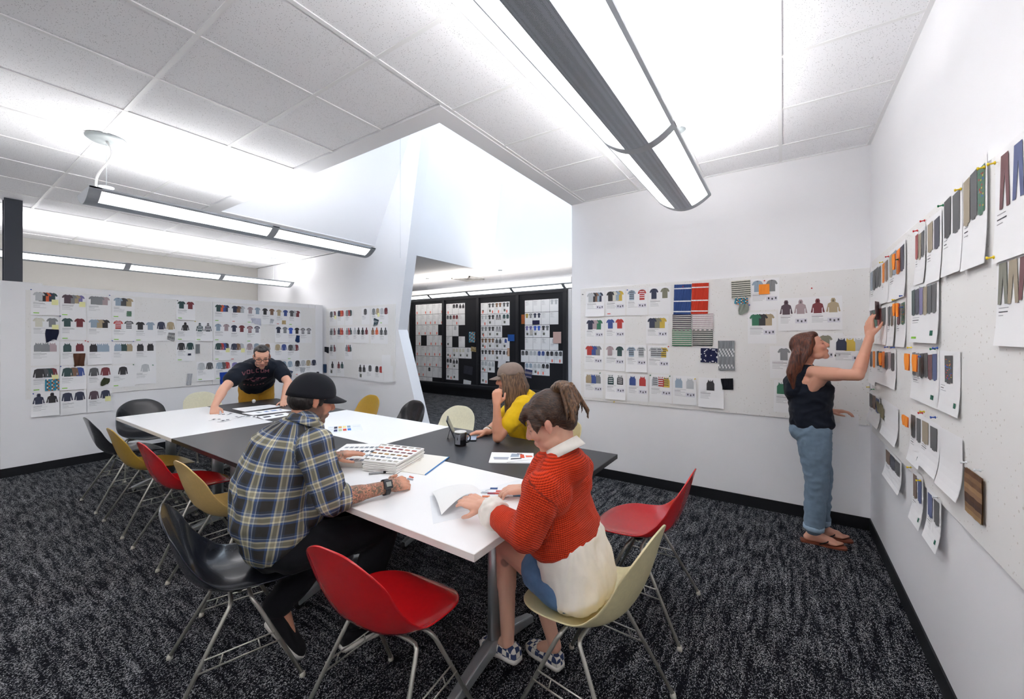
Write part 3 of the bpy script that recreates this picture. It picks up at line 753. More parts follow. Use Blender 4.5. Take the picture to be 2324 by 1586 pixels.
GL = 'clothing sheets pinned on the left partition'
rows_of(PL, [
 [(70, 658, 'tee', 'skonE', 'hN'), (136, 664, 'tee', 'pgtv', 'hN'), (197, 668, 'tee', 'ggP'), (254, 672, 'polo', 'lGt', 'h'), (400, 680, 'tee', 'ER', 'h'), (485, 688, 'tee', 'Eobn', 'h'), (523, 691, 'polo', 'ncs', 'x'), (559, 694, 'polo', 'Pl', 'h'), (593, 697, 'polo', 'kc'), (625, 700, 'polo', 'tb', 'x'), (654, 702, 'polo', 'GsR', 'h')],
 [(70, 717, 'tee', 'wg', 'N'), (136, 718, 'tee', 'ER', 'h'), (197, 721, 'tee', 'ltk'), (254, 724, 'tee', 'rG', 'Sh'), (305, 727, 'tee', 'kl', 'h'), (353, 727, 'long', 'nt'), (399.5, 728, 'hood', 'k', 'h'), (442, 730, 'hood', 'EG', 'Sh'), (485, 732, 'polo', 'lP', 'h'), (522, 735, 'polo', 'nR'), (558, 737, 'polo', 'Rn', 'Sh'), (624, 739, 'polo', 'ng'), (652, 741, 'polo', 'Bk')],
 [(70, 774, 'tank', 'ggP'), (136, 775, 'tank', 'ER'), (197, 776, 'tank', 'kll'), (254, 776, 'tank', 'lEt'), (305, 776, 'tank', 'kk'), (399.5, 775, 'long', 'kE', 'h'), (485, 776, 'long', 'Erbk', 'hN'), (521, 777, 'long', 'ncs', 'xN'), (557, 777, 'long', 'Pl'), (591, 778, 'long', 'c'), (622, 779, 'long', 'tb'), (651, 780, 'long', 'GsR', 'h')],
 [(70, 834, 'long', 'kGER', 'hN'), (136, 832, 'long', 'Ecb', 'h'), (198, 832, 'long', 'GR'), (254, 830, 'long', 'k', 'h'), (306, 824, 'long', 's'), (446, 821, 'long', 'sG', 'h'), (487, 820, 'long', 'lGr', 'h'), (523, 820, 'long', 'vs'), (636, 818, 'long', 'll'), (667, 816, 'long', 'ks', 'x'), (692, 815, 'long', 'tn')],
 [(70, 891, 'hood', 'nk'), (136, 889, 'long', 'nn'), (198, 885, 'long', 'pn', 'N')]], 'left partition', GL, curlp=1)
sheet(PL, 680, 742, 'polo', 'GG', 'S', 'sheet of dark grey patterned button shirts, last in second row on left partition', GL)
GF = 'clothing sheets pinned on the folded wall'
rows_of(PF, [
 [(748.5, 705, 'long', 'GsR', 'N'), (766, 703, 'long', 'nor'), (784, 702, 'long', 'grE'), (821.5, 699, 'long', 'G'), (843.5, 698, 'long', 'gt', 'N'), (862, 697, 'long', 'sR', 'h')],
 [(748, 743, 'hood', 'GsR'), (765.5, 742, 'hood', 'nor'), (784, 742, 'hood', 'grE'), (802, 741, 'hood', 'sk'), (819.5, 741, 'hood', 'kR'), (841.5, 741, 'hood', 'co'), (861, 741, 'hood', 'GG')],
 [(748, 780, 'hood', 'GsR'), (783, 780, 'hood', 'grE'), (867, 805, 'tee', '', 'T')],
 [(748, 817.5, 'hood', 'k', 'i'), (765.5, 818, 'hood', 'RE'), (813.5, 825, 'hood', 'kk', 'i'), (831.5, 826, 'long', 'G'), (851, 828, 'long', 'kr'), (872, 829, 'tee', '', 'T')]], 'folded wall', GF)
GB = 'clothing sheets pinned on the back wall'
rows_of(PBK, [
 [(1330.5, 662, 'tee', 'skcln', 'B'), (1374.5, 659, 'polo', 'kwly', 'Bx'), (1422.5, 656, 'polo', 'lr', 'SB'), (1472, 652, 'polo', 'nq')],
 [(1329, 723, 'tee', 'nPe', 'B'), (1374, 721, 'tee', 'br', 'B'), (1467, 718, 'tee', 'nqy', 'B')],
 [(1327, 781, 'tee', 'rbg', 'B'), (1374, 782, 'polo', 'PE', 'B'), (1421, 783, 'tee', 'ls', 'SB'), (1470, 784, 'tee', 'ssy', 'SB')],
 [(1326, 844, 'tank', 'tbg', 'B'), (1375, 846, 'tank', 'Ek', 'SB'), (1424, 848, 'tank', 'br', 'B'), (1475, 849, 'tank', 'sry', 'SB'), (1527, 852, 'tank', 'ls', 'B'), (1586, 856, 'tank', 'k')]], 'back wall', GB, curlp=1)
for it in [(1703, 634, 'polo', 'lg', 'B', 'sheet of two polo shirts under an orange note at the board top'), (1697, 709, 'tee', 'ekt', 'B', 'sheet of green, black and tan T-shirts left of the standing woman'), (1766, 678, 'hood', 'pP', 'B', 'sheet of plum and pink hooded tops above the standing woman'),
           (1836, 674, 'hood', 'Rt', 'B', 'sheet of red and tan hooded tops right above the reaching arm'), (1747, 785, 'tee', 'g', 'B', 'sheet of a grey and green raglan top half behind long hair'), (1838, 756, 'tee', 'q', 'B', 'sheet of a khaki T-shirt behind the standing woman\'s face'),
           (1890, 762, 'tank', 'nys', 'B', 'sheet of navy and yellow sleeveless tops behind the raised arm'), (1757, 862, 'tank', 'ekt', 'B', 'sheet of green and black sleeveless tops behind the dark tank top')]:
    sheet(PBK, it[0], it[1], it[2], it[3], it[4], it[5], GB)
sheet(('y', YB - 0.012, 0), 1906, 945, 'tee', '', 'T', 'blank white paper hanging below the back board behind the woman\'s hip', 'blank papers in the corner', uv2=(1926, 1078), gap=0.02)
sheet(('y', YB - 0.012, 0), 1922, 938, 'tee', '', 'T', 'larger blank paper hanging in the corner below the back board', 'blank papers in the corner', uv2=(1948, 1022), gap=0.004)

GR = 'fabric sheets pinned on the right wall'
for it in [
 (2081, 527, 2104, 640, 'strip', 'rtG', '', 'sheet of red and tan fabrics at the left end of the tall pin row'),
 (2108, 500, 2142, 634, 'strip', 'tn', '', 'sheet of tan and speckled navy fabrics held by a red pin'),
 (2146, 446, 2191, 613, 'strip', 'kG', '', 'sheet of one charcoal fabric held by a green pin'),
 (2193, 395, 2249, 596, 'strip', 'tGe', 'D', 'sheet of a tie-dye fabric beside charcoal and tan'),
 (2262, 352, 2345, 571, 'pants', 'Rb', '', 'sheet of maroon and blue trousers at the upper right edge'),
 (2267, 590, 2352, 788, 'pants', 'qtR', '', 'sheet of khaki, tan and maroon trousers at the right edge'),
 (1977, 612, 2004, 698, 'strip', 'lGGG', '', 'sheet of blue and grey fabrics deep in the corner, top'),
 (2004, 592, 2020, 685, 'strip', 'oc', '', 'narrow sheet with an orange note below a yellow pin'),
 (2021, 572, 2059, 673, 'strip', 'tlon', '', 'sheet of tan, blue and orange fabrics left of the pin gap'),
 (1977, 702, 2017, 782, 'strip', 'GerG', '', 'sheet of green and red fabrics at the reaching fingertips'),
 (2018, 690, 2034, 786, 'strip', 'Gc', '', 'narrow sheet of grey and brown fabrics right of the hand'),
 (2036, 682, 2058, 788, 'strip', 'Re', 'D', 'narrow sheet of checked maroon and green fabrics with two orange notes'),
 (1975, 790, 1990, 876, 'strip', 'Go', '', 'narrow sheet of grey fabric with orange note below the hand'),
 (1991, 790, 2036, 886, 'strip', 'kGoGPk', '', 'sheet of six fabric strips with one orange note'),
 (1975, 886, 2000, 975, 'strip', 'Gcb', '', 'sheet of grey and brown fabrics with a loose khaki swatch'),
 (2007, 905, 2042, 1016, 'strip', '', 'T', 'blank packet of papers pinned below the corner sheets'),
 (2013, 1012, 2050, 1126, 'strip', 'cnG', '', 'lowest corner sheet of brown and navy fabrics curling off the wall'),
 (2073, 652, 2137, 779, 'strip', 'EnvtGG', 'hG', 'wide sheet of teal, navy and grey fabrics, centre of right wall'),
 (2071, 790, 2134, 930, 'strip', 'ggGGRb', 'G', 'wide sheet of checked fabrics with two orange notes'),
 (2136, 795, 2183, 950, 'strip', 'k', 'DG', 'sheet of one dark floral fabric strip'),
 (2069, 928, 2097, 1068, 'strip', 'GG', 'G', 'sheet of charcoal fabric with a bent orange note'),
 (2094, 942, 2137, 1090, 'strip', 'tG', '', 'sheet of tan and charcoal fabrics below the checked sheet'),
 (2138, 968, 2190, 1145, 'strip', '', 'T', 'blank curling packet of papers left of the brown photo'),
 (2076, 1062, 2100, 1208, 'strip', 'cb', 'G', 'narrow low sheet of brown and blue fabrics under a yellow pin'),
 (2110, 1105, 2142, 1262, 'strip', 'bG', 'G', 'lowest sheet of blue and charcoal fabrics standing off the wall')]:
    sheet(PR, it[0], it[1], it[4], it[5], it[6], it[7], GR, uv2=(it[2], it[3]), curl=0.018 if it[1] > 880 else 0.008)

# fabric swatches, sticky notes, photos
def swatch(plane, u0, v0, u1, v1, col, label, cat='fabric swatch', pattern=None, tilt=0.0, gap=0.004, name='fabric_swatch', jag=0.0, col2='E8E6E0', folds=0.004):
    ax, val, rz = plane; f = on_x if ax == 'x' else on_y
    p, q = f(u0, v0, val), f(u1, v1, val); w = (q - p).xy.length; h = p.z - q.z
    right = Vector((math.cos(rz), math.sin(rz), 0)); out = Vector((math.sin(rz), -math.cos(rz), 0))
    b = MB(); n = {'h': 17, 'd': 15, 'l': 15, 'b': 26}.get(pattern, 9); R = random.Random(int(u0 * 7 + v0)); ph = R.uniform(0, 6); jx = [jag * math.sin(ph + k_ * 4.0 / n) for k_ in range(90)]
    c0, c2 = lin(col), lin(col2)
    def P(i, j, t):
        x = (i / n - 0.5) * w * (1 + jx[j]); z = -h * j / n * (1 + jx[45 + i])
        return (x, -(gap + folds * (1 + math.sin(i * 1.7 + j * 0.5)) * 0.5 + t), z)
    for j in range(n):
        for i in range(n):
            c = c0
            if pattern == 'h' and j % 2 == 1: c = c2
            if pattern == 'b' and j in (3, 14, 23): c = c2
            if pattern == 'd' and R.random() < 0.10: c = c2
            if pattern == 'l' and j in (4, 5, 6, 7, 12, 13) and (i * 2 + j) % 3 == 0: c = c2
            if pattern == 'p': c = lin(['6B4E3C', '8A6A4E', '7A5C46', 'A58461', '94745A', '5E4638', '54423A', '8D7054', 'A3845F'][j])
            if pattern == 'm': c = lin(['2E86A0', 'D7762E', 'E8E2D8', '3A8CA8', '2A6E8C', '7A4A2A', '3A8CA8', '4A9CB8', '3D7C92'][(i * 2 + j * 3) % 9])
            b.curc = c
            b.add([P(i, j, .001), P(i, j + 1, .001), P(i + 1, j + 1, .001), P(i + 1, j, .001)], [(0, 1, 2, 3)])
    b.curc = c0
    b.add([P(0, 0, -folds - .0012), P(n, 0, -folds - .0012), P(n, n, -folds - .0012), P(0, n, -folds - .0012)], [(0, 1, 2, 3)])
    o = b.build(name, M_print); o.location = p + right * (w / 2); o.rotation_euler = (0, tilt, rz)
    tag(o, label, cat); return o
SW = [
 (PL, 105, 747, 132, 774, '1C2138', 'dark navy cloth swatch over the cream shirt sheet', None, .06, .15), (PL, 167, 802, 192, 830, '5A3B2C', 'brown cloth swatch hanging over the teal and maroon tops', None, 0, .1),
 (PL, 102, 861, 134, 885, '2E86A0', 'small photo print in blue and orange on the left partition', 'm', 0, 0), (PL, 234, 858, 250, 873, '3A3F2C', 'small olive cloth scrap on the maroon sweater sheet', None, .3, .2),
 (PL, 287, 706, 298, 718, '20303C', 'tiny striped cloth scrap on the polo sheet', 'h', 0, 0), (PL, 381, 755, 397, 772, '8C8C8E', 'grey patterned scrap pinned on the navy and tan sheet', 'l', .1, .1), (PL, 444, 781, 453, 802, '8A8C90', 'narrow grey knit strip beside the teal sweater sheet', None, 0, 0),
 (PL, 425, 848, 436, 873, 'B8BBC0', 'rolled light grey cloth strip alone on the left partition', None, .1, 0), (PL, 498, 845, 521, 870, '2448A8', 'bright blue pocket swatch with white tag by the leaning man', 'x', -.05, 0), (PL, 671, 761, 680, 776, '223A66', 'small denim scrap on the bright blue shirt sheet', None, .1, .1),
 (PL, 570, 722, 591, 736, 'C9CBD8', 'pale triangular cloth scrap under the mauve shirt', None, 0, .2), (PL, 613, 724, 621, 737, 'B8BCC2', 'tiny pale print scrap under the brown shirt', 'l', .2, .1), (PL, 639, 727, 648, 736, 'C4AC80', 'tiny tan cloth square under the tan shirt', None, 0, 0),
 (PL, 651, 841, 665, 856, '3C4A66', 'small blue checked scrap right of the leaning man', 'l', .3, .1), (PL, 681, 834, 692, 846, 'B5B9BE', 'small grey scrap under the black jacket sheet', None, .1, .1), (PL, 426, 802, 433, 806, '232A48', 'tiny navy chip on the teal sweater sheet', None, 0, 0),
 (PF, 738, 787, 747, 800, '1A1D26', 'small black cloth scrap at the left edge of the folded wall board', None, .05, .1), (PF, 735, 826, 742, 846, '2A3F5E', 'narrow denim blue strip at the lower left of the folded wall board', None, 0, 0), (PF, 851, 724, 860, 739, '3E5560', 'small teal scarf scrap on the folded wall board', 'l', .3, .2),
 (PBK, 1531, 647, 1570, 713, '3C568E', 'long blue cloth with pale stripes at the top of the back board', 'b', .03, 0), (PBK, 1571, 644, 1609, 712, 'D2432F', 'long red-orange cloth with pale stripes at the top of the back board', 'b', .03, 0),
 (PBK, 1527, 714, 1569, 750, '3A3344', 'dark plum striped cloth under the blue cloth', 'h', 0, 0), (PBK, 1572, 713, 1619, 750, 'B9A8AC', 'pale pink striped cloth under the red-orange cloth', 'h', 0, 0), (PBK, 1526, 748, 1570, 785, '2F7D58', 'green striped cloth below the plum striped cloth', 'h', 0, 0), (PBK, 1572, 748, 1618, 784, '1E2B2C', 'black-green striped cloth below the pink striped cloth', 'h', 0, 0),
 (PBK, 1591, 790, 1629, 823, '272B4E', 'navy spotted cloth beside the grey lace cloth', 'd', .02, 0), (PBK, 1630, 773, 1667, 841, '8F9396', 'grey cloth with white lace bands on the back board', 'l', -.01, 0), (PBK, 1637, 858, 1663, 884, '15171E', 'black cloth scrap right of the black sleeveless top sheet', None, -.08, .08),
 (PBK, 1660, 638, 1703, 675, 'DCD9CC', 'cream cloth with thin dark stripes at top of back board', 'h', -.02, 0), (PBK, 1669, 672, 1698, 690, '5A3A32', 'brown print scrap below the thin striped cloth', 'm', .05, .1), (PBK, 1679, 690, 1699, 711, '8D948A', 'grey-green scrap hanging lowest below the thin striped cloth', None, .1, .15),
 (PR, 2199, 1060, 2239, 1195, '8A6A4E', 'brown striped landscape photo pinned on the right wall', 'p', 0, 0), (PR, 1995, 912, 2012, 950, '8C866C', 'loose khaki cloth swatch in the right corner', None, .1, .1)]
for pl, u0, v0, u1, v1, c, lb, pat, tl, jg in SW:
    c2 = '5C6058' if 'thin dark' in lb else ('F2F2F2' if pat != 'h' else ('D8D4CC' if 'plum' in lb or 'black-green' in lb else ('EDE9E6' if 'pink' in lb else '9CC7A8')))
    swatch(pl, u0, v0, u1, v1, c, lb, pattern=pat, tilt=tl, jag=jg, col2=c2, gap=0.009, folds=0.002 if pat in ('p', 'm') else 0.006)
M_ = 'FF9B3C'
for pl, u0, v0, u1, v1, lb, g_ in [(PBK, 1722.5, 646, 1746.5, 667, 'square orange note over the two polo shirts', 0), (PR, 2073, 802, 2084, 842, 'orange note on the left of the checked fabric sheet', .02), (PR, 2092, 804, 2103, 845, 'orange note in the middle of the checked fabric sheet', .02), (PR, 2067, 941, 2081, 973, 'bent orange note on the charcoal fabric sheet', .02),
                               (PR, 2044, 689, 2049, 716, 'slim orange note, left of two on the checked maroon sheet', .02), (PR, 2052, 688, 2057, 718, 'slim orange note, right of two on the checked maroon sheet', .02), (PR, 2043, 577, 2049, 609, 'slim orange note near the top of the corner sheets', .02), (PR, 2010, 800, 2016, 830, 'slim orange note on the six strip sheet', .02)]:
    swatch(pl, u0, v0, u1, v1, M_, lb, 'sticky note', gap=0.012 + g_, name='sticky_note', folds=0.003)

# push pins
PINC = {'y': ('yellow', 'E6C81E'), 'r': ('red', 'C8202A'), 'g': ('green', '0F7A4C'), 'b': ('blue', '2450A8'), 'c': ('clear', 'D5D8DA'), 'k': ('black', '2A2A2E')}
def pin_mesh(c):
    b = MB(); prof = [(0.0006, 0.0), (0.0006, 0.006), (0.0052, 0.006), (0.0058, 0.008), (0.0028, 0.010), (0.0026, 0.018), (0.0050, 0.020), (0.0050, 0.0235), (0.0005, 0.024)]
    b.lathe(prof, 12); me = b.mesh('push_pin', True); me.materials.append(mat('pin_' + PINC[c][0], PINC[c][1], 0.3)); return me
_pins = {c: pin_mesh(c) for c in PINC}
def pin(plane, u, v, c, where, back=0.0):
    ax, val, rz = plane; p = (on_x if ax == 'x' else on_y)(u, v, val); out = Vector((math.sin(rz), -math.cos(rz), 0))
    o = bpy.data.objects.new('push_pin', _pins[c]); COL.objects.link(o); o.location = p + out * back
    o.rotation_euler = (out + Vector((0, 0, -0.12))).to_track_quat('Z', 'Y').to_euler()
    tag(o, f'{PINC[c][0]} push pin {where}', 'push pin', 'push pins in the boards')
for u, v, c, w_ in [(2089, 522, 'r', 'lowest of two red ones over the tall pin row'), (2106, 499, 'r', 'higher of two red ones over the tall pin row'), (2149, 464, 'g', 'above the charcoal fabric sheet'), (2190, 427, 'y', 'at the left of the tie-dye sheet'), (2245, 377, 'y', 'at the top right of the tie-dye sheet'), (2270, 367, 'y', 'on the maroon and blue trouser sheet'),
                     (2008, 594, 'y', 'over the narrow orange note sheet in the corner'), (2022, 581, 'r', 'topmost in the right corner'), (2044, 588, 'g', 'across the orange strip in the corner'), (2038, 679, 'y', 'left above the checked maroon sheet'), (2056, 670, 'b', 'right above the checked maroon sheet'), (2044, 699, 'g', 'on the checked maroon sheet'), (2055, 696, 'b', 'across the slim orange notes'),
                     (2020, 787, 'b', 'left of two over the six strip sheet'), (2035, 788, 'b', 'right of two over the six strip sheet'), (1980, 788, 'y', 'over the grey fabric by the hand'), (2075, 788, 'y', 'at the left of the checked sheet with notes'), (2130, 791, 'g', 'green half of the pair over the checked sheet'), (2136, 789, 'b', 'blue half of the pair over the checked sheet'), (2096, 809, 'b', 'on the middle orange note'),
                     (1977, 878, 'y', 'at the lower corner sheet'), (1988, 883, 'g', 'over the khaki swatch sheet'), (2101, 937, 'r', 'above the tan and charcoal sheet'), (2131, 947, 'b', 'above the tan and charcoal sheet'), (2105, 934, 'y', 'above the tan and charcoal sheet'), (2074, 1061, 'y', 'over the narrow low sheet'), (2096, 1091, 'y', 'in the lower board edge'), (2204, 1050, 'c', 'left on the brown photo'), (2236, 1068, 'c', 'right on the brown photo'), (2136, 1129, 'c', 'on the lowest standing sheet'), (2104, 650, 'c', 'on the wide teal fabric sheet'), (2200, 590, 'y', 'between the tall sheets') , (2267, 582, 'y', 'beside the khaki trousers')]:
    if u == 2200: continue
    pin(PR, u, v, c, w_, 0.004)
for u, v, c, w_ in [(1551, 650, 'r', 'in the blue cloth'), (1735, 637, 'r', 'over the orange note on the back board'), (1842, 654, 'r', 'alone at the top of the back board'), (1518, 786, 'r', 'over the striped T-shirt sheet'), (1477, 851, 'g', 'left on the striped sleeveless sheet'), (1521, 853, 'g', 'right on the striped sleeveless sheet'), (1363, 846, 'g', 'over the tan and blue sleeveless sheet'), (1578, 859, 'y', 'beside the pale blue sleeveless sheet'), (1395, 911, 'y', 'in the bottom edge of the back board'), (1425, 658, 'b', 'over the striped button shirt sheet'), (1324, 668, 'k', 'at the top left of the back board'), (1701, 692, 'b', 'beside the grey-green scrap')]:
    pin(PBK, u, v, c, w_, 0.004)
for u, v, c, w_ in [(70, 657, 'b', 'at the top left of the left partition'), (136, 717, 'b', 'over the teal and maroon T-shirts'), (248, 670, 'b', 'between the grey and the polo sheet'), (193, 773, 'r', 'left of two over the black tank sheet'), (199, 775, 'r', 'right of two over the black tank sheet'), (254, 773, 'b', 'over the pale blue tank sheet'), (302, 774, 'b', 'over the two black tanks'), (137, 831, 'b', 'over the teal sweaters'), (302, 827, 'g', 'over the black sweater'), (346, 828, 'g', 'over the light grey sweater'), (75, 893, 'b', 'on the navy hooded sheet'), (402, 682, 'k', 'over the lone teal and maroon sheet'), (442, 729, 'y', 'over the striped hooded sheet')]:
    pin(PL, u, v, c, w_, 0.004)

# ------------------------------------------------------------------ the black boards in the far room
BY = 8.10
PD = ('y', BY, 0.0)
def bx(u): return on_y(u, 700, BY).x
edges = [934, 1008, 1086, 1176, 1283]
ZT, ZB = 2.545, 0.32
fr = empty('display_board', (bx(1100), BY, 0)); FRX = bx(1100); tag(fr, 'black display board of four panels with posts and ledge in the far room', 'display board')
for k in range(4):
    b = MB(); b.box((bx(edges[k]) + 0.04, BY, ZB), (bx(edges[k + 1]) - 0.04, BY + 0.055, ZT)); b.build('board_panel', M_blackboard, fr)
M_bf = mat('black_frame_paint', '1B1C22', 0.5)
for k in range(5):
    b = MB(); x = bx(edges[k]); b.box((x - 0.04, BY - 0.05, 0.10), (x + 0.04, BY + 0.06, ZT)); b.build('post', M_bf, fr)
b = MB(); b.box((bx(edges[0]) - 0.04, BY - 0.01, ZT), (bx(edges[4]) + 0.04, BY + 0.06, ZT + 0.07)); b.build('top_rail', M_bf, fr)
b = MB(); b.box((bx(edges[0]) - 0.1, BY - 0.16, 0.24), (bx(edges[4]) + 0.04, BY + 0.06, 0.32)); b.build('ledge', M_bf, fr)
b = MB(); b.box((bx(edges[0]) - 0.1, BY - 0.06, 0.0), (bx(edges[4]) + 0.04, BY + 0.06, 0.24)); b.build('plinth', M_base, fr)
for o in fr.children: o.location = (-FRX, -BY, 0)
GD = 'sheets on the black boards'
def cells(u0, v0, rows, where, dx=0.222, dz=0.292):
    p0 = on_y(u0, v0, BY)
    for r, row in enumerate(rows):
        shift = 0
        if isinstance(row, tuple): shift, row = row
        n = 0
        for c, cell in enumerate(row):
            if cell is None: continue
            kind, cols, fl = (cell + ('', '', ''))[:3] if isinstance(cell, tuple) else ('tee', '', cell)
            _sheet_n[0] += 1
            o = sheet_mesh(0.218, 0.284, kind, cols, fl, 0.0, _sheet_n[0]).build('paper_sheet', M_print)
            o.location = (p0.x + dx * (c + 0.5) + shift, BY, p0.z - dz * r)
            tag(o, f'{what(kind, cols, fl)}, {ORD[n]} in {["top", "second", "third", "fourth", "fifth", "sixth", "seventh", "eighth"][r]} row of {where}', 'paper', GD); n += 1
F, T_ = 'f', ''
cells(943.5, 692, [[F, F, F, T_, F], [F, F, F, F, F], [F, F, F, F], [F, None, F, F, F], [F, F, F, F, F], [F, F, F, F, F], [F, F, ('long', 'k', 'T'), T_, T_], [T_, F, T_]], 'farthest left black board')
L2 = 'second black board'
cells(1012.7, 690, [['f', ('long', 'kk', 'T'), ('hood', 'kk', 'T')], [('long', 'GG', 'T'), ('long', 'RR', 'f'), T_], [T_, ('long', 's', 'T')], ['i', None, T_], [('tee', '', 'if'), ('tank', 'ww', 'i'), ('tank', 'ww', 'i'), ('long', 's', 'i')], [('long', 'kk', 'if'), ('hood', 'kk', 'i')], ['if', 'i']], L2)
cells(1091.3, 688, [['if', ('tee', 'GG', 'if'), ('tee', 'cc', 'f'), ('tee', 'GG', 'if')], [('tee', 'ss', 'f'), ('tee', 'kk', 'i'), ('pants', 'kk', 'T'), ('long', 'EE', 'i')], [('tee', 'gg', 'if'), ('tee', 'Gk', 'i'), ('pants', 'gg', 'iT')], [('tee', 'cc', 'if'), ('tee', 'cc', 'i'), ('hood', 'GG', 'i'), ('tank', 'b', 'i')], [('tee', 'kk', 'f'), ('tee', 'kc', 'T'), ('tee', 'kk', 'i'), ('tank', 'kk', 'T')], [('long', 'ss', 'if'), ('hood', 'ss', 'i')], ['if']], 'third black board')
cells(1191.2, 682, [[T_, T_, T_, ('tee', 'ss', 'T')], [('tee', 'yk', 'ST'), ('polo', 'nn', 'T'), T_, T_], [('tee', 'vv', 'i'), ('tee', 'BB', 'i'), ('tee', 'kg', 'i')], [T_, T_, T_, ('long', 's', '')], (-0.11, [('long', 'GG', 'T'), ('long', 'ss', 'T'), ('long', 'bb', 'T'), ('long', 'kk', 'f'), ('long', 'GG', 'f')]), [('long', 'll', 'i'), ('long', 'ss', 'if'), ('long', 'kk', 'f')]], 'rightmost black board')
for u0, v0, u1, v1, c, lb, pat in [(1065, 753, 1079, 777, '2C6E6A', 'small print with red figures in a white border on the second black board', 'm'), (1256, 753, 1274, 779, 'D3B4AC', 'plain pink sheet on the rightmost black board', None), (1153, 759, 1168, 774, '2C5CA8', 'blue cloth swatch right of the third black board sheets', None), (1184, 714, 1191, 735, 'B5793C', 'strip of autumn colour swatches on the rightmost black board', 'h'),
                                   (1209, 727, 1225, 736, '2C2A48', 'dark violet cloth under the navy shirts', None), (1193, 838, 1209, 858, '3E4166', 'violet checked cloth low on the rightmost black board', 'l'), (1132, 815, 1149, 836, 'EDEDEF', 'tilted blank card above the long-haired person', None), (1070, 787, 1082, 798, '9A8456', 'small tilted photo on the second black board', 'd'), (1152, 790, 1157, 808, 'C08A50', 'slim strip of warm colours beside the third black board sheets', 'h'), (1203, 748, 1210, 760, 'CFCBC6', 'black and white print scrap under the blue-grey shirts', 'd'),
                                   (1053, 862, 1070, 878, 'E0E2E6', 'crumpled white tag hanging low on the second black board', 'd'), (1054, 830, 1074, 850, '3A3B44', 'dark folded cloth with white edge low on the second black board', None)]:
    swatch(PD, u0, v0, u1, v1, c, lb, pattern=pat, gap=0.012, tilt=0.12 if 'tilted' in lb or 'low on' in lb else 0, col2='A84438' if 'autumn' in lb else 'E8D8C8', folds=0.003)
# blue screen panel glimpsed left of the boards, storage at the right
b = MB(); b.box((-10.6, 9.2, 0.0), (-9.45, 9.26, 1.75)); o = b.build('room_divider', mat('blue_divider_fabric', '1E4C92', 0.85, noise_amt=0.08)); tag(o, 'blue fabric room divider glimpsed left of the black boards', 'divider'); bevel(o, 0.01)
# ------------------------------------------------------------------ people
def V(*a): return Vector(a)
def frame(F, up=V(0, 0, 1)):
    F = F.normalized(); X = F.cross(up).normalized(); U = X.cross(F); return Matrix((X, F, U)).transposed()   # columns right, forward, up
SKIN = bpy.data.materials.new('skin'); SKIN.use_nodes = True
_n = SKIN.node_tree; _p = _n.nodes['Principled BSDF']; _c = _n.nodes.new('ShaderNodeAttribute'); _c.attribute_name = 'Col'
_n.links.new(_c.outputs['Color'], _p.inputs['Base Color']); _p.inputs['Roughness'].default_value = 0.5; _p.inputs['Specular IOR Level'].default_value = 0.35
_p.inputs['Subsurface Weight'].default_value = 0.12; _p.inputs['Subsurface Radius'].default_value = (0.012, 0.005, 0.003); _p.inputs['Subsurface Scale'].default_value = 0.5

def person(label, loc):
    r = empty('person', loc); tag(r, label, 'person'); return r
def finish(mb, name, m, root, voxel=0.007, smooth=4, disp=None, paint=None, attr=None, factor=0.5):
    me = mb.mesh(name); o = bpy.data.objects.new(name, me); COL.objects.link(o)
    if voxel:
        md = o.modifiers.new('r', 'REMESH'); md.mode = 'VOXEL'; md.voxel_size = voxel; md.adaptivity = 0
        if smooth: sm = o.modifiers.new('s', 'SMOOTH'); sm.factor = factor; sm.iterations = smooth
        dg = bpy.context.evaluated_depsgraph_get(); ev = o.evaluated_get(dg)
        nm = bpy.data.meshes.new_from_object(ev); o.modifiers.clear(); o.data = nm; bpy.data.meshes.remove(me); me = nm; me.name = name
    n = len(me.vertices)
    if disp or paint or attr:
        co = np.empty(n * 3); me.vertices.foreach_get('co', co); co = co.reshape(-1, 3)
        if disp:
            no = np.empty(n * 3); me.vertices.foreach_get('normal', no); no = no.reshape(-1, 3)
            co2 = co + no * disp(co)[:, None]; me.vertices.foreach_set('co', co2.ravel()); me.update()
        if paint is not None:
            colr = paint(co); at = me.color_attributes.new('Col', 'FLOAT_COLOR', 'POINT')
            at.data.foreach_set('color', np.concatenate([colr, np.ones((n, 1))], 1).ravel())
        if attr is not None:
            st = attr(co); at = me.attributes.new('st', 'FLOAT_VECTOR', 'POINT'); at.data.foreach_set('vector', st.ravel())
    me.polygons.foreach_set('use_smooth', [True] * len(me.polygons))
    me.materials.clear(); me.materials.append(m)
    o.parent = root; o.location = -root.location
    return o
def plain(mb, name, m, root, smooth=True):
    o = mb.build(name, m, root, smooth); o.location = -root.location; return o
def loft(mb, secs, seg=24, p=2.4):
    """secs: (centre, right vec, front vec, half width, half depth)"""
    rings = []
    for c, r, f, w, d in secs:
        ring = []
        for k in range(seg):
            a = 2 * math.pi * k / seg; ca, sa = math.cos(a), math.sin(a)
            x = math.copysign(abs(ca) ** (2 / p), ca); y = math.copysign(abs(sa) ** (2 / p), sa)
            ring.append(c + r * (x * w) + f * (y * d))
        rings.append(ring)
    mb.rings(rings)
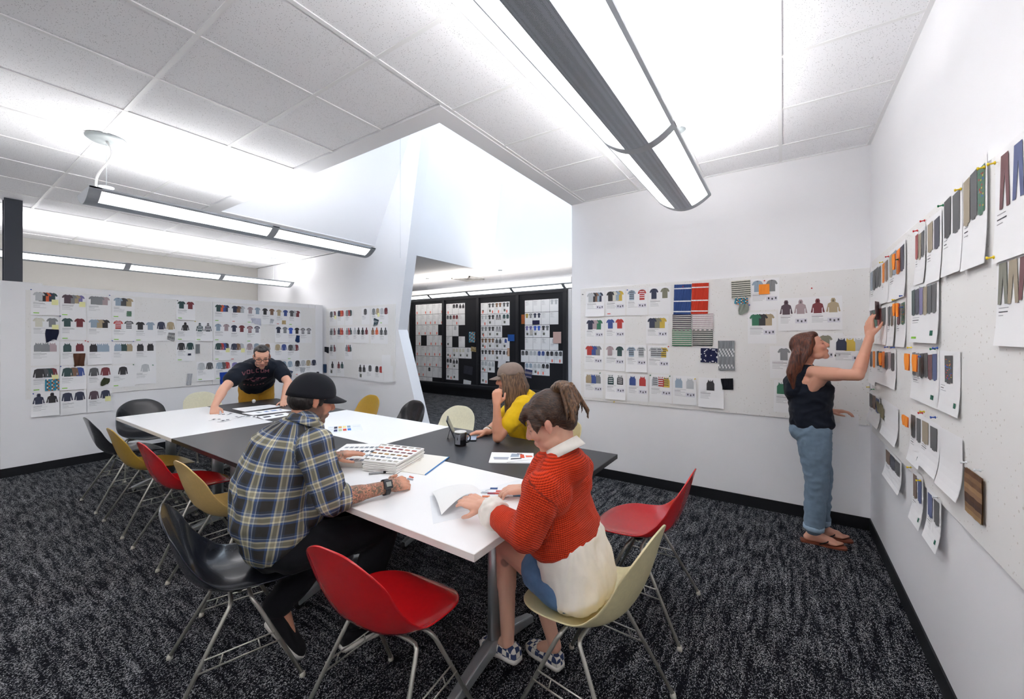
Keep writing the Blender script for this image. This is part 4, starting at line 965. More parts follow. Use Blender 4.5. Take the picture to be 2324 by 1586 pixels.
def torso(mb, pts, rights, wd, cap=True):
    """pts spine points, rights right-vectors, wd list of (halfwidth, halfdepth)"""
    n = len(pts); secs = []
    for i in range(n):
        t = (pts[min(i + 1, n - 1)] - pts[max(i - 1, 0)]).normalized(); r = rights[i]; r = (r - t * r.dot(t)).normalized(); f = t.cross(r)
        secs.append((pts[i], r, f, wd[i][0], wd[i][1]))
    # refine by linear sub-steps
    out = []
    for i in range(n - 1):
        for k in range(3):
            u = k / 3; a, b = secs[i], secs[i + 1]
            out.append((a[0].lerp(b[0], u), a[1].lerp(b[1], u), a[2].lerp(b[2], u), a[3] + (b[3] - a[3]) * u, a[4] + (b[4] - a[4]) * u))
    out.append(secs[-1])
    # rounded ends
    c, r, f, w, d = out[0]; tt = (out[0][0] - out[1][0]).normalized()
    out = [(c + tt * d * 0.55, r, f, w * 0.45, d * 0.45), (c + tt * d * 0.35, r, f, w * 0.8, d * 0.8)] + out
    c, r, f, w, d = out[-1]; tt = (out[-1][0] - out[-2][0]).normalized()
    out += [(c + tt * d * 0.3, r, f, w * 0.8, d * 0.8), (c + tt * d * 0.5, r, f, w * 0.45, d * 0.45)]
    loft(mb, out)
def head(mb, c, M, s=1.0, fem=False, ears=True):
    def P(x, y, z): return c + M @ V(x * s, y * s, z * s)
    def E(x, y, z, a, b, d): mb.ell(P(x, y, z), (a * s, b * s, d * s), M)
    E(0, -.012, .030, .074, .094, .082); E(0, .026, -.020, .062, .066, .080); E(0, .030, -.062, .052, .052, .046)
    E(0, .064, -.098, .026, .024, .022); E(0, .044, .032, .060, .042, .045); E(0, .052, -.062, .037, .040, .036); E(0, .045, -.03, .045, .045, .05)
    for q in (-1, 1):
        E(q * .036, .062, -.028, .024, .024, .024); E(q * .042, .020, -.078, .016, .034, .022)
        if ears:
            R = M @ Matrix.Rotation(q * -0.35, 3, 'Z'); mb.ell(P(q * .074, -.004, -.010), (.0065 * s, .015 * s, .027 * s), R); mb.ell(P(q * .079, -.009, .000), (.0055 * s, .012 * s, .017 * s), R); mb.ell(P(q * .073, .003, -.032), (.0055 * s, .007 * s, .008 * s), R)
    b = .009 if fem else .0115
    mb.cone(P(-.036, .078, .019), P(.036, .078, .019), b * s, b * s)
    mb.cone(P(0, .086, .012), P(0, .109, -.026), .0085 * s, .0105 * s); E(0, .106, -.030, .0125, .011, .010)
    for q in (-1, 1): E(q * .011, .097, -.033, .009, .010, .008)
    E(0, .086, -.059, .021, .011, .007); E(0, .084, -.069, .019, .011, .008)
    for q in (-1, 1): E(q * .031, .070, .000, .015, .013, .009)
def hand(mb, w, F, U, ts, curl=0.35, s=1.0, pinch=False, curls=None):
    """w wrist, F finger direction, U back of hand, ts: thumb side sign along S = F x U"""
    F = F.normalized(); U = (U - F * U.dot(F)).normalized(); S = F.cross(U) * ts
    P = lambda f, s_, u: w + F * (f * s) + S * (s_ * s) + U * (u * s)
    kn = [(.086, .030), (.090, .010), (.086, -.010), (.078, -.028)]; ln = [.068, .076, .070, .055]; rr = [.0090, .0093, .0088, .0078]
    for (kf, ks) in kn: mb.cone(P(.005, ks * .55, 0), P(kf, ks, 0), .0165 * s, .0125 * s, 10, 3)
    mb.cone(P(.02, .028, -.006), P(.05, .026, -.010), .014 * s, .014 * s, 10, 3); mb.cone(P(.02, -.02, -.006), P(.06, -.024, -.006), .014 * s, .012 * s, 10, 3)
    mb.cone(w - F * .03 * s, P(.02, 0, 0), .024 * s, .022 * s, 12, 3)
    for i, ((kf, ks), L, r) in enumerate(zip(kn, ln, rr)):
        cu = curls[i] if curls else curl
        p = P(kf, ks, .001); ang = 0.0; d = F + S * (ks * 1.6)
        for seg_l, bend, r0, r1 in ((.45, .55, r, r * .95), (.31, .95, r * .95, r * .88), (.24, .7, r * .88, r * .78)):
            ang += bend * cu * 1.35
            dd = (d.normalized() * math.cos(ang) - U * math.sin(ang)); q = p + dd * (L * seg_l * s); mb.cone(p, q, r0 * s, r1 * s, 10, 3); p = q
    p = P(.018, .026, -.006); d1 = (F * .62 + S * .72 - U * .25).normalized(); q = p + d1 * .042 * s; mb.cone(p, q, .014 * s, .0105 * s, 10, 3)
    d2 = (F * .9 + S * (.05 if pinch else .3) - U * (.5 if pinch else .2)).normalized(); r_ = q + d2 * .032 * s; mb.cone(q, r_, .0105 * s, .0095 * s, 10, 3); mb.cone(r_, r_ + d2 * .022 * s, .0095 * s, .0078 * s, 10, 3)
def foot(mb, a, F, s=1.0, r=.034):
    """bare foot; a = ankle"""
    F = F.normalized(); S = F.cross(V(0, 0, 1)); z0 = 0.028
    mb.cone(a, V(a.x, a.y, .045) - F * .025, r, .030, 12); mb.cone(V(a.x, a.y, .036) - F * .035, V(a.x, a.y, .040) + F * .10, .027, .028, 12); mb.cone(a - V(0, 0, .02), V(a.x, a.y, .034) + F * .12, .034, .022, 12)
    for i, o in enumerate((-.030, -.012, .004, .018, .030)):
        mb.cone(V(a.x, a.y, .030) + F * (.10 - abs(o) * .2) + S * o * .9, V(a.x, a.y, .024) + F * (.175 - .012 * i) + S * o, .014, .010 - .0008 * i, 8, 3)
def shoe(mb, heel, toe, w=.046, h=.062, soleonly=False):
    """closed low shoe between two points on its sole"""
    d = (toe - heel); L = d.length; F = d.normalized(); S = F.cross(V(0, 0, 1)).normalized(); U = S.cross(F)
    secs = []
    for t, ww, hh in ((-.03, .55, .75), (.0, .72, .98), (.12, .80, 1.08), (.28, .80, 1.0), (.45, .90, .86), (.62, 1.0, .70), (.78, 1.0, .58), (.90, .86, .50), (.98, .55, .40), (1.02, .3, .28)):
        secs.append((heel + F * (t * L) + U * (hh * h * .5 + .006), S, U, ww * w, hh * h * .5))
    loft(mb, secs, 20, 2.8)
def noisedisp(amp, sc, off=0.0, stretch=(1, 1, 1)):
    def f(co):
        return np.array([amp * noise.noise(Vector((c[0] * sc * stretch[0] + off, c[1] * sc * stretch[1], c[2] * sc * stretch[2]))) for c in co])
    return f
def folds(amp, sc, off=0.0, stretch=(1, 1, 1)):
    """cloth creases: sharp valleys"""
    def f(co):
        out = np.empty(len(co))
        for i, c in enumerate(co):
            p = Vector((c[0] * sc * stretch[0] + off, c[1] * sc * stretch[1] + off, c[2] * sc * stretch[2]))
            w = noise.noise(p * 0.6) * 1.2
            out[i] = amp * (1 - 2.2 * abs(noise.noise(p + Vector((w, w, 0))))) + amp * 0.5 * noise.noise(p * 2.3)
        return out
    return f
def painter(base, spots):
    """spots: (centre, radius or (M, radii), colour, strength, sharp)"""
    base = np.array(lin(base))
    def f(co):
        col = np.tile(base, (len(co), 1))
        for c, rad, cc, st in spots:
            d = co - np.array(c)
            if isinstance(rad, tuple):
                M, r = rad; d = d @ np.array(M); d = d / np.array(r)
            else: d = d / rad
            k = np.clip(1.35 - np.linalg.norm(d, axis=1), 0, .35) / .35 * st
            col = col * (1 - k[:, None]) + np.array(lin(cc)) * k[:, None]
        return col
    return f
def face_spots(c, M, s, lips, brow, flush='C98A74', beard=None, brow_w=.8):
    P = lambda x, y, z: tuple(c + M @ V(x * s, y * s, z * s)); sp = []
    for q in (-1, 1):
        sp.append((P(q * .036, .078, -.025), .026 * s, flush, .35)); sp.append((P(q * .082, 0, -.005), .03 * s, flush, .5))
    sp.append((P(0, .11, -.03), .016 * s, flush, .4))
    if beard: sp += [(P(0, .05, -.09), (M, (.055 * s, .06 * s, .034 * s)), beard[0], beard[1])] + [(P(q * .05, .015, -.06), (M, (.03 * s, .035 * s, .04 * s)), beard[0], beard[1]) for q in (-1, 1)] + [(P(0, .095, -.047), (M, (.03 * s, .02 * s, .008 * s)), beard[0], beard[1])]
    sp.append((P(0, .097, -.063), (M, (.021 * s, .016 * s, .010 * s)), lips, .8))
    for q in (-1, 1):
        sp.append((P(q * .033, .088, .024), (M, (.019 * s, .014 * s, .0042 * s)), brow, brow_w)); sp.append((P(q * .031, .083, -.003), (M, (.014 * s, .012 * s, .0030 * s)), '2A1D18', .8))
    return sp
def hairmat(name, c1, c2, scale=(60, 60, 6)):
    m = bpy.data.materials.new(name); m.use_nodes = True; nt = m.node_tree; b = nt.nodes['Principled BSDF']; L = nt.links.new
    tc = nt.nodes.new('ShaderNodeTexCoord'); mp = nt.nodes.new('ShaderNodeMapping'); mp.inputs['Scale'].default_value = scale; L(tc.outputs['Object'], mp.inputs[0])
    n = nt.nodes.new('ShaderNodeTexNoise'); n.inputs['Scale'].default_value = 3; n.inputs['Detail'].default_value = 4; L(mp.outputs[0], n.inputs['Vector'])
    cr = nt.nodes.new('ShaderNodeValToRGB'); cr.color_ramp.elements[0].position = .35; cr.color_ramp.elements[1].position = .7
    cr.color_ramp.elements[0].color = (*lin(c1), 1); cr.color_ramp.elements[1].color = (*lin(c2), 1); L(n.outputs['Fac'], cr.inputs[0]); L(cr.outputs[0], b.inputs['Base Color'])
    bp = nt.nodes.new('ShaderNodeBump'); bp.inputs['Strength'].default_value = .7; bp.inputs['Distance'].default_value = .004; L(n.outputs['Fac'], bp.inputs['Height']); L(bp.outputs[0], b.inputs['Normal'])
    b.inputs['Roughness'].default_value = .42; return m
def cloth(name, col, rough=.85, scale=500, weave=.25, amt=.08): return mat(name, col, rough, spec=.2, noise_amt=amt, noise_scale=40, bump=weave, bump_scale=scale, sheen=.05)
def seg_attr(segs):
    """cloth coordinates: nearest segment -> (around, along, id)"""
    prep = []
    for p0, p1, ref, rad in segs:
        p0, p1 = np.array(p0), np.array(p1); ax = p1 - p0; L = np.linalg.norm(ax); ax = ax / L; r = np.array(ref) - ax * np.dot(ref, ax); r = r / np.linalg.norm(r); prep.append((p0, ax, L, r, np.cross(ax, r), rad))
    def f(co):
        best = np.full(len(co), 1e9); out = np.zeros((len(co), 3))
        for k, (p0, ax, L, r, b, rad) in enumerate(prep):
            d = co - p0; t = d @ ax; tc = np.clip(t, 0, L); q = d - tc[:, None] * ax; dist = np.linalg.norm(q, axis=1) / rad
            m = dist < best; best[m] = dist[m]
            ang = np.arctan2(d @ b, d @ r); out[m, 0] = (ang * rad)[m]; out[m, 1] = t[m]; out[m, 2] = k
        return out
    return f
def arrv(*v): return [Vector(x) for x in v]

def tattoo_skin():
    m = SKIN.copy(); m.name = 'skin_tattooed'; nt = m.node_tree; b = nt.nodes['Principled BSDF']; L = nt.links.new
    at = nt.nodes['Attribute']; a2 = nt.nodes.new('ShaderNodeAttribute'); a2.attribute_name = 'st'; sx = nt.nodes.new('ShaderNodeSeparateXYZ'); L(a2.outputs['Vector'], sx.inputs[0])
    tc = nt.nodes.new('ShaderNodeTexCoord'); n = nt.nodes.new('ShaderNodeTexNoise'); n.inputs['Scale'].default_value = 55; n.inputs['Detail'].default_value = 2; n.inputs['Distortion'].default_value = 1.6; L(tc.outputs['Object'], n.inputs['Vector'])
    cr = nt.nodes.new('ShaderNodeValToRGB'); e = cr.color_ramp.elements; e[0].position = .30; e[0].color = (*lin('2E3B40'), 1); e[1].position = .74; e[1].color = (*lin('3A4A46'), 1)
    for p_, c_ in ((.42, '54604F'), (.47, '2B2F33'), (.50, 'C58E72'), (.57, 'B98068'), (.60, '33383A'), (.64, '9A5A48')): k = e.new(p_); k.color = (*lin(c_), 1)
    L(n.outputs['Fac'], cr.inputs[0]); f = nt.nodes.new('ShaderNodeMath'); f.operation = 'MULTIPLY'; f.inputs[1].default_value = .8; L(sx.outputs[0], f.inputs[0])
    mx = nt.nodes.new('ShaderNodeMix'); mx.data_type = 'RGBA'; L(f.outputs[0], mx.inputs[0]); L(at.outputs['Color'], mx.inputs[6]); L(cr.outputs[0], mx.inputs[7]); L(mx.outputs[2], b.inputs['Base Color'])
    return m
# ================================================================== 1 man in plaid shirt and black cap
def plaid_man():
    root = person('man in a black cap and blue plaid shirt, leafing through a swatch book', (-2.02, 0.98, 0))
    hc = V(-1.995, 1.145, 1.21); Fh = V(.22, .92, -.27); Mh = frame(Fh); s = 1.06
    pel = V(-2.0, .985, .535); nb = V(-1.975, 1.095, 1.085)
    sp = arrv((-1.975, .98, .55), (-2.02, .95, .68), (-2.04, .965, .83), (-2.02, 1.02, .97), (-1.985, 1.08, 1.06))
    Rt = [V(.95, -.31, 0), V(.96, -.28, 0), V(.97, -.24, 0), V(.98, -.18, 0), V(.98, -.18, 0)]
    shR, elR, wrR = V(-1.79, 1.045, 1.02), V(-1.705, 1.065, .785), V(-1.632, 1.325, .782)
    shL, elL, wrL = V(-2.165, 1.115, 1.02), V(-2.36, 1.16, .805), V(-2.215, 1.40, .822)
    hpR, knR, anR = V(-1.90, 1.02, .53), V(-1.76, 1.41, .52), V(-1.775, 1.24, .11)
    hpL, knL, anL = V(-2.09, .99, .53), V(-2.02, 1.38, .50), V(-1.985, .985, .245)
    b = MB(); head(b, hc, Mh, s)
    b.chain([nb + V(0, -.01, -.02), hc + Mh @ V(0, -.028, -.06)], [.058, .052])
    torso(b, sp, Rt, [(.15, .11), (.14, .105), (.155, .105), (.165, .095), (.11, .07)])
    b.chain([shR, elR, wrR], [.045, .042, .030]); b.cone(elR.lerp(wrR, .25), elR.lerp(wrR, .5), .045, .040); b.chain([shL, elL, wrL], [.045, .042, .030]); b.cone(elL.lerp(wrL, .3), elL.lerp(wrL, .6), .044, .038)
    b.chain([hpR, knR, anR], [.075, .055, .038]); b.chain([hpL, knL, anL], [.075, .055, .038])
    b.cone(anR, V(-1.77, 1.33, .05), .036, .03); b.cone(anL, V(-1.93, 1.0, .10), .036, .03)
    hand(b, wrR + V(0, .012, 0), V(.05, .95, -.10), V(.55, .0, .83), -1, .55, 1.06); hand(b, wrL, V(.42, .86, .02), V(.05, -.05, 1), 1, .12, 1.06)
    fs = face_spots(hc, Mh, s, 'A8695C', '2B211C', 'C4775F', ('4A3B35', .75))
    base = painter('CB9479', fs)
    def tmask(co):
        m = np.zeros((len(co), 3))
        for p0, p1 in ((elR, wrR + V(0, .085, 0)), (elL, wrL + V(.035, .07, 0))):
            a, d = np.array(p0), np.array(p1 - p0); L = np.linalg.norm(d); d = d / L; t = (co - a) @ d; q = np.linalg.norm(co - a - np.clip(t, 0, L)[:, None] * d, axis=1)
            m[:, 0] = np.maximum(m[:, 0], np.clip((.062 - q) / .01, 0, 1) * np.clip((L - t) / .03, 0, 1))
        return m
    finish(b, 'body', tattoo_skin(), root, .0046, 3, paint=base, attr=tmask)
    # plaid shirt
    b = MB(); torso(b, [V(-1.985, .985, .565)] + sp[1:], Rt, [(.175, .150), (.186, .160), (.202, .160), (.206, .142), (.125, .095)])
    for q, sh, el, wr, cf in ((1, shR, elR, wrR, .14), (-1, shL, elL, wrL, .30)):
        b.chain([sh + V(-q * .03, 0, -.015), sh, el], [.085, .083, .066]); b.cone(el, el.lerp(wr, cf), .066, .060)
    b.cone(nb + V(0, -.02, -.03), nb + V(.005, .0, .012), .074, .066); b.ell(V(-1.95, 1.05, .68), (.12, .12, .10))
    fd = folds(.0075, 9, 2.0, (1, 1, .7))
    segs = [(V(-2.03, .95, .45), V(-2.0, 1.06, 1.1), V(.98, -.2, 0), .18), (shR, elR, V(.9, -.4, 0), .075), (elR, wrR, V(.9, -.4, .3), .062), (shL, elL, V(-.9, -.3, 0), .075), (elL, wrL, V(-.9, 0, .3), .062)]
    o = finish(b, 'shirt', plaid_mat(), root, .0075, 5, disp=fd, attr=seg_attr(segs))
    b = MB()   # collar
    cM = frame(V(.2, .95, -.28)); cc = nb + V(.006, .004, .022)
    rings = []
    for k, (rr, zz) in enumerate(((.070, .0), (.074, .018), (.083, .012), (.094, -.014))):
        rings.append([cc + cM @ V(rr * math.cos(a), rr * .95 * math.sin(a) + .0, zz + .012 * math.sin(a) * -1) for a in [2 * math.pi * i / 28 for i in range(28)]])
    b.rings(rings, cap=False); o2 = plain(b, 'collar', o.data.materials[0], root)
    md = o2.modifiers.new('t', 'SOLIDIFY'); md.thickness = .004
    at = o2.data.attributes.new('st', 'FLOAT_VECTOR', 'POINT'); at.data.foreach_set('vector', [x for v_ in o2.data.vertices for x in (math.atan2(v_.co.y - cc.y, v_.co.x - cc.x) * .085, v_.co.z, 0)])
    for el, wr, t in ((elR, wrR, .16), (elL, wrL, .30)):   # rolled cuffs
        b = MB(); a, c = el.lerp(wr, t - .10), el.lerp(wr, t + .13); b.tube([a, a.lerp(c, .1), a.lerp(c, .9), c], [.058, .066, .062, .056], 20, True)
        o3 = plain(b, 'rolled_cuff', o.data.materials[0], root); at = o3.data.attributes.new('st', 'FLOAT_VECTOR', 'POINT'); ax = (c - a).normalized()
        at.data.foreach_set('vector', [x for v_ in o3.data.vertices for x in (v_.co.z * 1.3, (v_.co - a).dot(ax) + .02, 0)])
    # trousers
    b = MB(); b.chain([hpR + V(0, -.02, 0), knR, anR + V(0, 0, .03)], [.105, .082, .064]); b.chain([hpL + V(0, -.02, 0), knL, anL + V(0, -.01, .02)], [.105, .082, .064]); b.ell(pel, (.175, .14, .105))
    finish(b, 'trousers', cloth('black_trousers', '14151A'), root, .009, 4, disp=folds(.006, 8))
    # shoes
    Mshoe = cloth('shoe_canvas_black', '17171B'); Msole = mat('shoe_rubber_white', 'DAD6CE', .5)
    b = MB(); shoe(b, V(-1.79, 1.18, .012), V(-1.745, 1.44, .012)); so = finish(b, 'shoe', Mshoe, root, .006, 2)
    b = MB(); shoe_sole(b, V(-1.79, 1.18, .0), V(-1.745, 1.44, .0)); plain(b, 'sole', Msole, so).location = (0, 0, 0)
    h, t = V(-2.0, .93, .195), V(-1.90, 1.035, .012)
    b = MB(); shoe(b, h, t); so = finish(b, 'shoe', Mshoe, root, .006, 2); b = MB(); shoe_sole(b, h, t); plain(b, 'sole', Msole, so).location = (0, 0, 0)
    # cap
    Mc = cloth('cap_black', '15171E', .75)
    cp = lambda x, y, z: hc + Mh @ V(x * s, y * s, z * s)
    b = MB(); rings = []
    for k in range(11):
        a = math.pi / 2 * k / 10.5; zz = .018 + .108 * math.sin(a); rr = math.cos(a) ** .8
        rings.append([cp(.086 * rr * math.cos(t_), -.008 + .111 * rr * math.sin(t_), zz - .022 * (-.5 * math.sin(t_) * (1 - math.sin(a)) + .5 * (1 - math.sin(a)))) for t_ in [2 * math.pi * i / 36 for i in range(36)]])
    b.rings(rings, cap=True); ca = plain(b, 'cap', Mc, root)
    ms = ca.modifiers.new('t', 'SOLIDIFY'); ms.thickness = .003
    b = MB(); vs = []; na, nr = 18, 6
    for i in range(na + 1):
        t_ = math.radians(22 + 136 * i / na)
        for j in range(nr + 1):
            q = j / nr; ext = .064 * q * math.sin(math.pi * i / na) ** .45
            vs.append(cp(.084 * math.cos(t_) * (1 - .05 * q), -.008 + .107 * math.sin(t_) + ext, .014 - .016 * q + .022 * math.sin(t_) - .016 * (abs(math.cos(t_)) ** 2)))
    b.add(vs, [(i * (nr + 1) + j, i * (nr + 1) + j + 1, (i + 1) * (nr + 1) + j + 1, (i + 1) * (nr + 1) + j) for i in range(na) for j in range(nr)])
    br = plain(b, 'brim', Mc, ca); br.location = (0, 0, 0); md = br.modifiers.new('t', 'SOLIDIFY'); md.thickness = .004
    b = MB(); b.ell(cp(0, -.010, .127), (.007, .007, .005)); plain(b, 'button', Mc, ca).location = (0, 0, 0)
    # hair below the cap
    b = MB(); b.ell(cp(0, -.045, -.012), (.077 * s, .062 * s, .058 * s), Mh)
    for q in (-1, 1): b.ell(cp(q * .066, -.02, .0), (.012 * s, .034 * s, .03 * s), Mh); b.ell(cp(q * .070, .022, -.002), (.007 * s, .011 * s, .026 * s), Mh)
    finish(b, 'hair', hairmat('hair_black', '100D0C', '2A2320'), root, .005, 3, disp=noisedisp(.002, 80))
    # watch
    ax = (wrR - elR).normalized(); c = wrR - ax * .012; u = ax.cross(V(0, 0, 1)).normalized(); w_ = ax.cross(u)
    b = MB(); b.tube([c - ax * .013, c + ax * .013], .0385, 24, False); wt = plain(b, 'watch_strap', mat('watch_black', '1B1D22', .45), root); md = wt.modifiers.new('t', 'SOLIDIFY'); md.thickness = .004
    nrm = V(.75, -.45, .55).normalized(); nrm = (nrm - ax * nrm.dot(ax)).normalized(); Mw = Matrix((ax, nrm, ax.cross(nrm))).transposed().to_4x4(); Mw.translation = c + nrm * .040
    b = MB(); b.box((-.021, -.007, -.021), (.021, .008, .021), Mw); bevel(plain(b, 'watch_case', mat('watch_case_dark', '2A2D33', .35), wt, False), .005).location = (0, 0, 0)
    b = MB(); b.box((-.012, .008, -.011), (.012, .0095, .011), Mw); plain(b, 'watch_screen', mat('watch_lcd', '8F958F', .3), wt, False).location = (0, 0, 0)
def shoe_sole(b, heel, toe, w=.048, t=.02):
    d = toe - heel; L = d.length; F = d.normalized(); S = F.cross(V(0, 0, 1)).normalized(); U = S.cross(F); up, dn = [], []
    prof = [(-.04, .45), (0, .70), (.15, .80), (.35, .78), (.6, .98), (.8, 1.0), (.95, .72), (1.03, .4)]
    out = [(t_, ww) for t_, ww in prof] + [(t_, -ww) for t_, ww in reversed(prof)]
    lo = [heel + F * (a * L) + S * (q * w) for a, q in out]; hi = [p + U * t for p in lo]; b.rings([lo, hi])
def plaid_mat():
    m = bpy.data.materials.new('plaid_flannel'); m.use_nodes = True; nt = m.node_tree; b = nt.nodes['Principled BSDF']; L = nt.links.new
    at = nt.nodes.new('ShaderNodeAttribute'); at.attribute_name = 'st'; sx = nt.nodes.new('ShaderNodeSeparateXYZ'); L(at.outputs['Vector'], sx.inputs[0])
    def band(out, per, off):
        mul = nt.nodes.new('ShaderNodeMath'); mul.operation = 'MULTIPLY_ADD'; mul.inputs[1].default_value = 1 / per; mul.inputs[2].default_value = off; L(out, mul.inputs[0])
        fr_ = nt.nodes.new('ShaderNodeMath'); fr_.operation = 'FRACT'; L(mul.outputs[0], fr_.inputs[0])
        cr = nt.nodes.new('ShaderNodeValToRGB'); cr.color_ramp.interpolation = 'CONSTANT'; e = cr.color_ramp.elements
        st = [(0, '4A4947'), (.40, '556C97'), (.49, 'D9D4BA'), (.555, '9E9A85'), (.71, 'D9D4BA'), (.775, '556C97'), (.865, 'A8B2C0'), (.90, '4A556A')]
        e[0].position = 0; e[0].color = (*lin(st[0][1]), 1); e[1].position = st[1][0]; e[1].color = (*lin(st[1][1]), 1)
        for p_, c_ in st[2:]: k = e.new(p_); k.color = (*lin(c_), 1)
        L(fr_.outputs[0], cr.inputs[0]); return cr.outputs[0]
    A, B = band(sx.outputs[0], .098, .2), band(sx.outputs[1], .104, .05)
    mx = nt.nodes.new('ShaderNodeMix'); mx.data_type = 'RGBA'; mx.inputs[0].default_value = .5; L(A, mx.inputs[6]); L(B, mx.inputs[7])
    g = nt.nodes.new('ShaderNodeGamma'); g.inputs[1].default_value = 1.12; L(mx.outputs[2], g.inputs[0]); L(g.outputs[0], b.inputs['Base Color'])
    b.inputs['Roughness'].default_value = .9; b.inputs['Specular IOR Level'].default_value = .15
    return m

# ================================================================== 2 woman in the orange sweater
def knit_mat():
    m = bpy.data.materials.new('orange_knit'); m.use_nodes = True; nt = m.node_tree; b = nt.nodes['Principled BSDF']; L = nt.links.new
    at = nt.nodes.new('ShaderNodeAttribute'); at.attribute_name = 'st'; sx = nt.nodes.new('ShaderNodeSeparateXYZ'); L(at.outputs['Vector'], sx.inputs[0])
    def wave(o, per):
        m1 = nt.nodes.new('ShaderNodeMath'); m1.operation = 'MULTIPLY'; m1.inputs[1].default_value = 2 * math.pi / per; L(o, m1.inputs[0])
        m2 = nt.nodes.new('ShaderNodeMath'); m2.operation = 'SINE'; L(m1.outputs[0], m2.inputs[0]); return m2.outputs[0]
    a, c = wave(sx.outputs[0], .0065), wave(sx.outputs[1], .0075)
    m3 = nt.nodes.new('ShaderNodeMath'); m3.operation = 'MULTIPLY_ADD'; m3.inputs[1].default_value = .45; L(a, m3.inputs[0]); L(c, m3.inputs[2])
    mr = nt.nodes.new('ShaderNodeMapRange'); mr.inputs[1].default_value = -1.3; mr.inputs[2].default_value = 1.0; L(m3.outputs[0], mr.inputs[0])
    cr = nt.nodes.new('ShaderNodeValToRGB'); cr.color_ramp.elements[0].color = (*lin('9C2410'), 1); cr.color_ramp.elements[1].color = (*lin('DE4220'), 1); cr.color_ramp.elements[0].position = .1; cr.color_ramp.elements[1].position = .7
    L(mr.outputs[0], cr.inputs[0]); L(cr.outputs[0], b.inputs['Base Color'])
    bp = nt.nodes.new('ShaderNodeBump'); bp.inputs['Strength'].default_value = .8; bp.inputs['Distance'].default_value = .003; L(mr.outputs[0], bp.inputs['Height']); L(bp.outputs[0], b.inputs['Normal'])
    b.inputs['Roughness'].default_value = .9; b.inputs['Specular IOR Level'].default_value = .1; b.inputs['Sheen Weight'].default_value = .1
    return m
def orange_woman():
    root = person('woman with a hair bun in an orange knit sweater, sorting colour chips', (-.68, 1.53, 0))
    hc = V(-.775, 1.42, 1.19); Fh = V(-.80, -.30, -.42); Mh = frame(Fh); s = .98
    nb = V(-.725, 1.435, 1.07)
    sp = arrv((-.71, 1.53, .53), (-.735, 1.50, .68), (-.762, 1.47, .83), (-.765, 1.45, .95), (-.745, 1.44, 1.03))
    Rt = [V(.12, .99, 0)] * 5
    shL, elL, wrL = V(-.735, 1.305, .965), V(-.775, 1.25, .80), V(-1.045, 1.345, .815)
    shR, elR, wrR = V(-.735, 1.59, .965), V(-.82, 1.73, .81), V(-1.045, 1.68, .785)
    hpL, knL, anL = V(-.69, 1.44, .53), V(-1.06, 1.53, .565), V(-1.04, 1.515, .14)
    hpR, knR, anR = V(-.69, 1.62, .53), V(-1.03, 1.66, .53), V(-.875, 1.66, .10)
    b = MB(); head(b, hc, Mh, s, True)
    b.chain([nb + V(.01, 0, -.03), hc + Mh @ V(0, -.03, -.06)], [.046, .042]); torso(b, sp, Rt, [(.125, .075), (.11, .08), (.12, .085), (.13, .08), (.09, .06)])
    for sh, el, wr in ((shL, elL, wrL), (shR, elR, wrR)): b.chain([sh, el, wr], [.038, .033, .023]); b.cone(el.lerp(wr, .2), el.lerp(wr, .5), .034, .029)
    b.chain([hpL.lerp(knL, .12), knL, anL], [.074, .050, .030]); b.cone(knL.lerp(anL, .12), knL.lerp(anL, .42), .048, .045); b.chain([hpR.lerp(knR, .12), knR, anR], [.074, .050, .030]); b.cone(knR.lerp(anR, .12), knR.lerp(anR, .42), .048, .045)
    b.cone(anL, V(-1.10, 1.535, .105), .030, .026); b.cone(anR, V(-.95, 1.67, .055), .030, .026)
    hand(b, wrL, V(-.98, .10, .02), V(.1, -.45, .85), -1, .24, 1.0, True); hand(b, wrR, V(-.85, -.45, -.12), V(-.10, -.15, .95), 1, .45, 1.0, True)
    sp_ = face_spots(hc, Mh, s, 'B8645C', '3A281E', 'D48C78', brow_w=.7)
    sp_ += [(tuple(knL.lerp(anL, .12) + V(.02, -.04, 0)), .016, '5A4A48', .6)]
    finish(b, 'body', SKIN, root, .0046, 3, paint=painter('DCAA92', sp_))
    # sweater
    b = MB(); torso(b, [V(-.745, 1.495, .72)] + sp[2:], Rt[:4], [(.168, .130), (.162, .115), (.150, .104), (.11, .085)])
    for q, sh, el, wr in ((-1, shL, elL, wrL), (1, shR, elR, wrR)):
        b.chain([sh + V(.0, -q * .05, -.03), sh, el, el.lerp(wr, .62)], [.088, .072, .062, .044]); b.cone(nb + V(.01, q * .035, -.035), sh + V(0, 0, -.005), .060, .066)
    b.cone(nb + V(.02, 0, -.05), nb + V(.005, 0, -.015), .085, .062)
    segs = [(V(-.65, 1.5, .60), V(-.70, 1.44, 1.08), V(-1, 0, 0), .16), (shL + V(0, .08, .06), elL, V(0, -1, 0), .08), (elL, wrL, V(0, -1, .2), .06), (shR + V(0, -.08, .06), elR, V(0, 1, 0), .08), (elR, wrR, V(0, 1, .2), .06)]
    km = knit_mat(); sw = finish(b, 'sweater', km, root, .0068, 6, disp=folds(.006, 7, 5), attr=seg_attr(segs))
    # white shirt: tail, collar, cuffs
    Ms = cloth('white_cotton', 'EDE8DF', .8, 300, .15, .03)
    b = MB(); torso(b, [V(-.672, 1.53, .515), V(-.70, 1.525, .60), V(-.735, 1.51, .71)], [Rt[0]] * 3, [(.165, .118), (.168, .122), (.162, .120)])
    finish(b, 'shirt_tail', Ms, root, .007, 4, disp=folds(.008, 11, 1, (1.5, 1.5, .5)))
    b = MB(); cM = frame(V(-.8, 0, -.35)); cc = nb + V(.004, .002, .016); rings = []
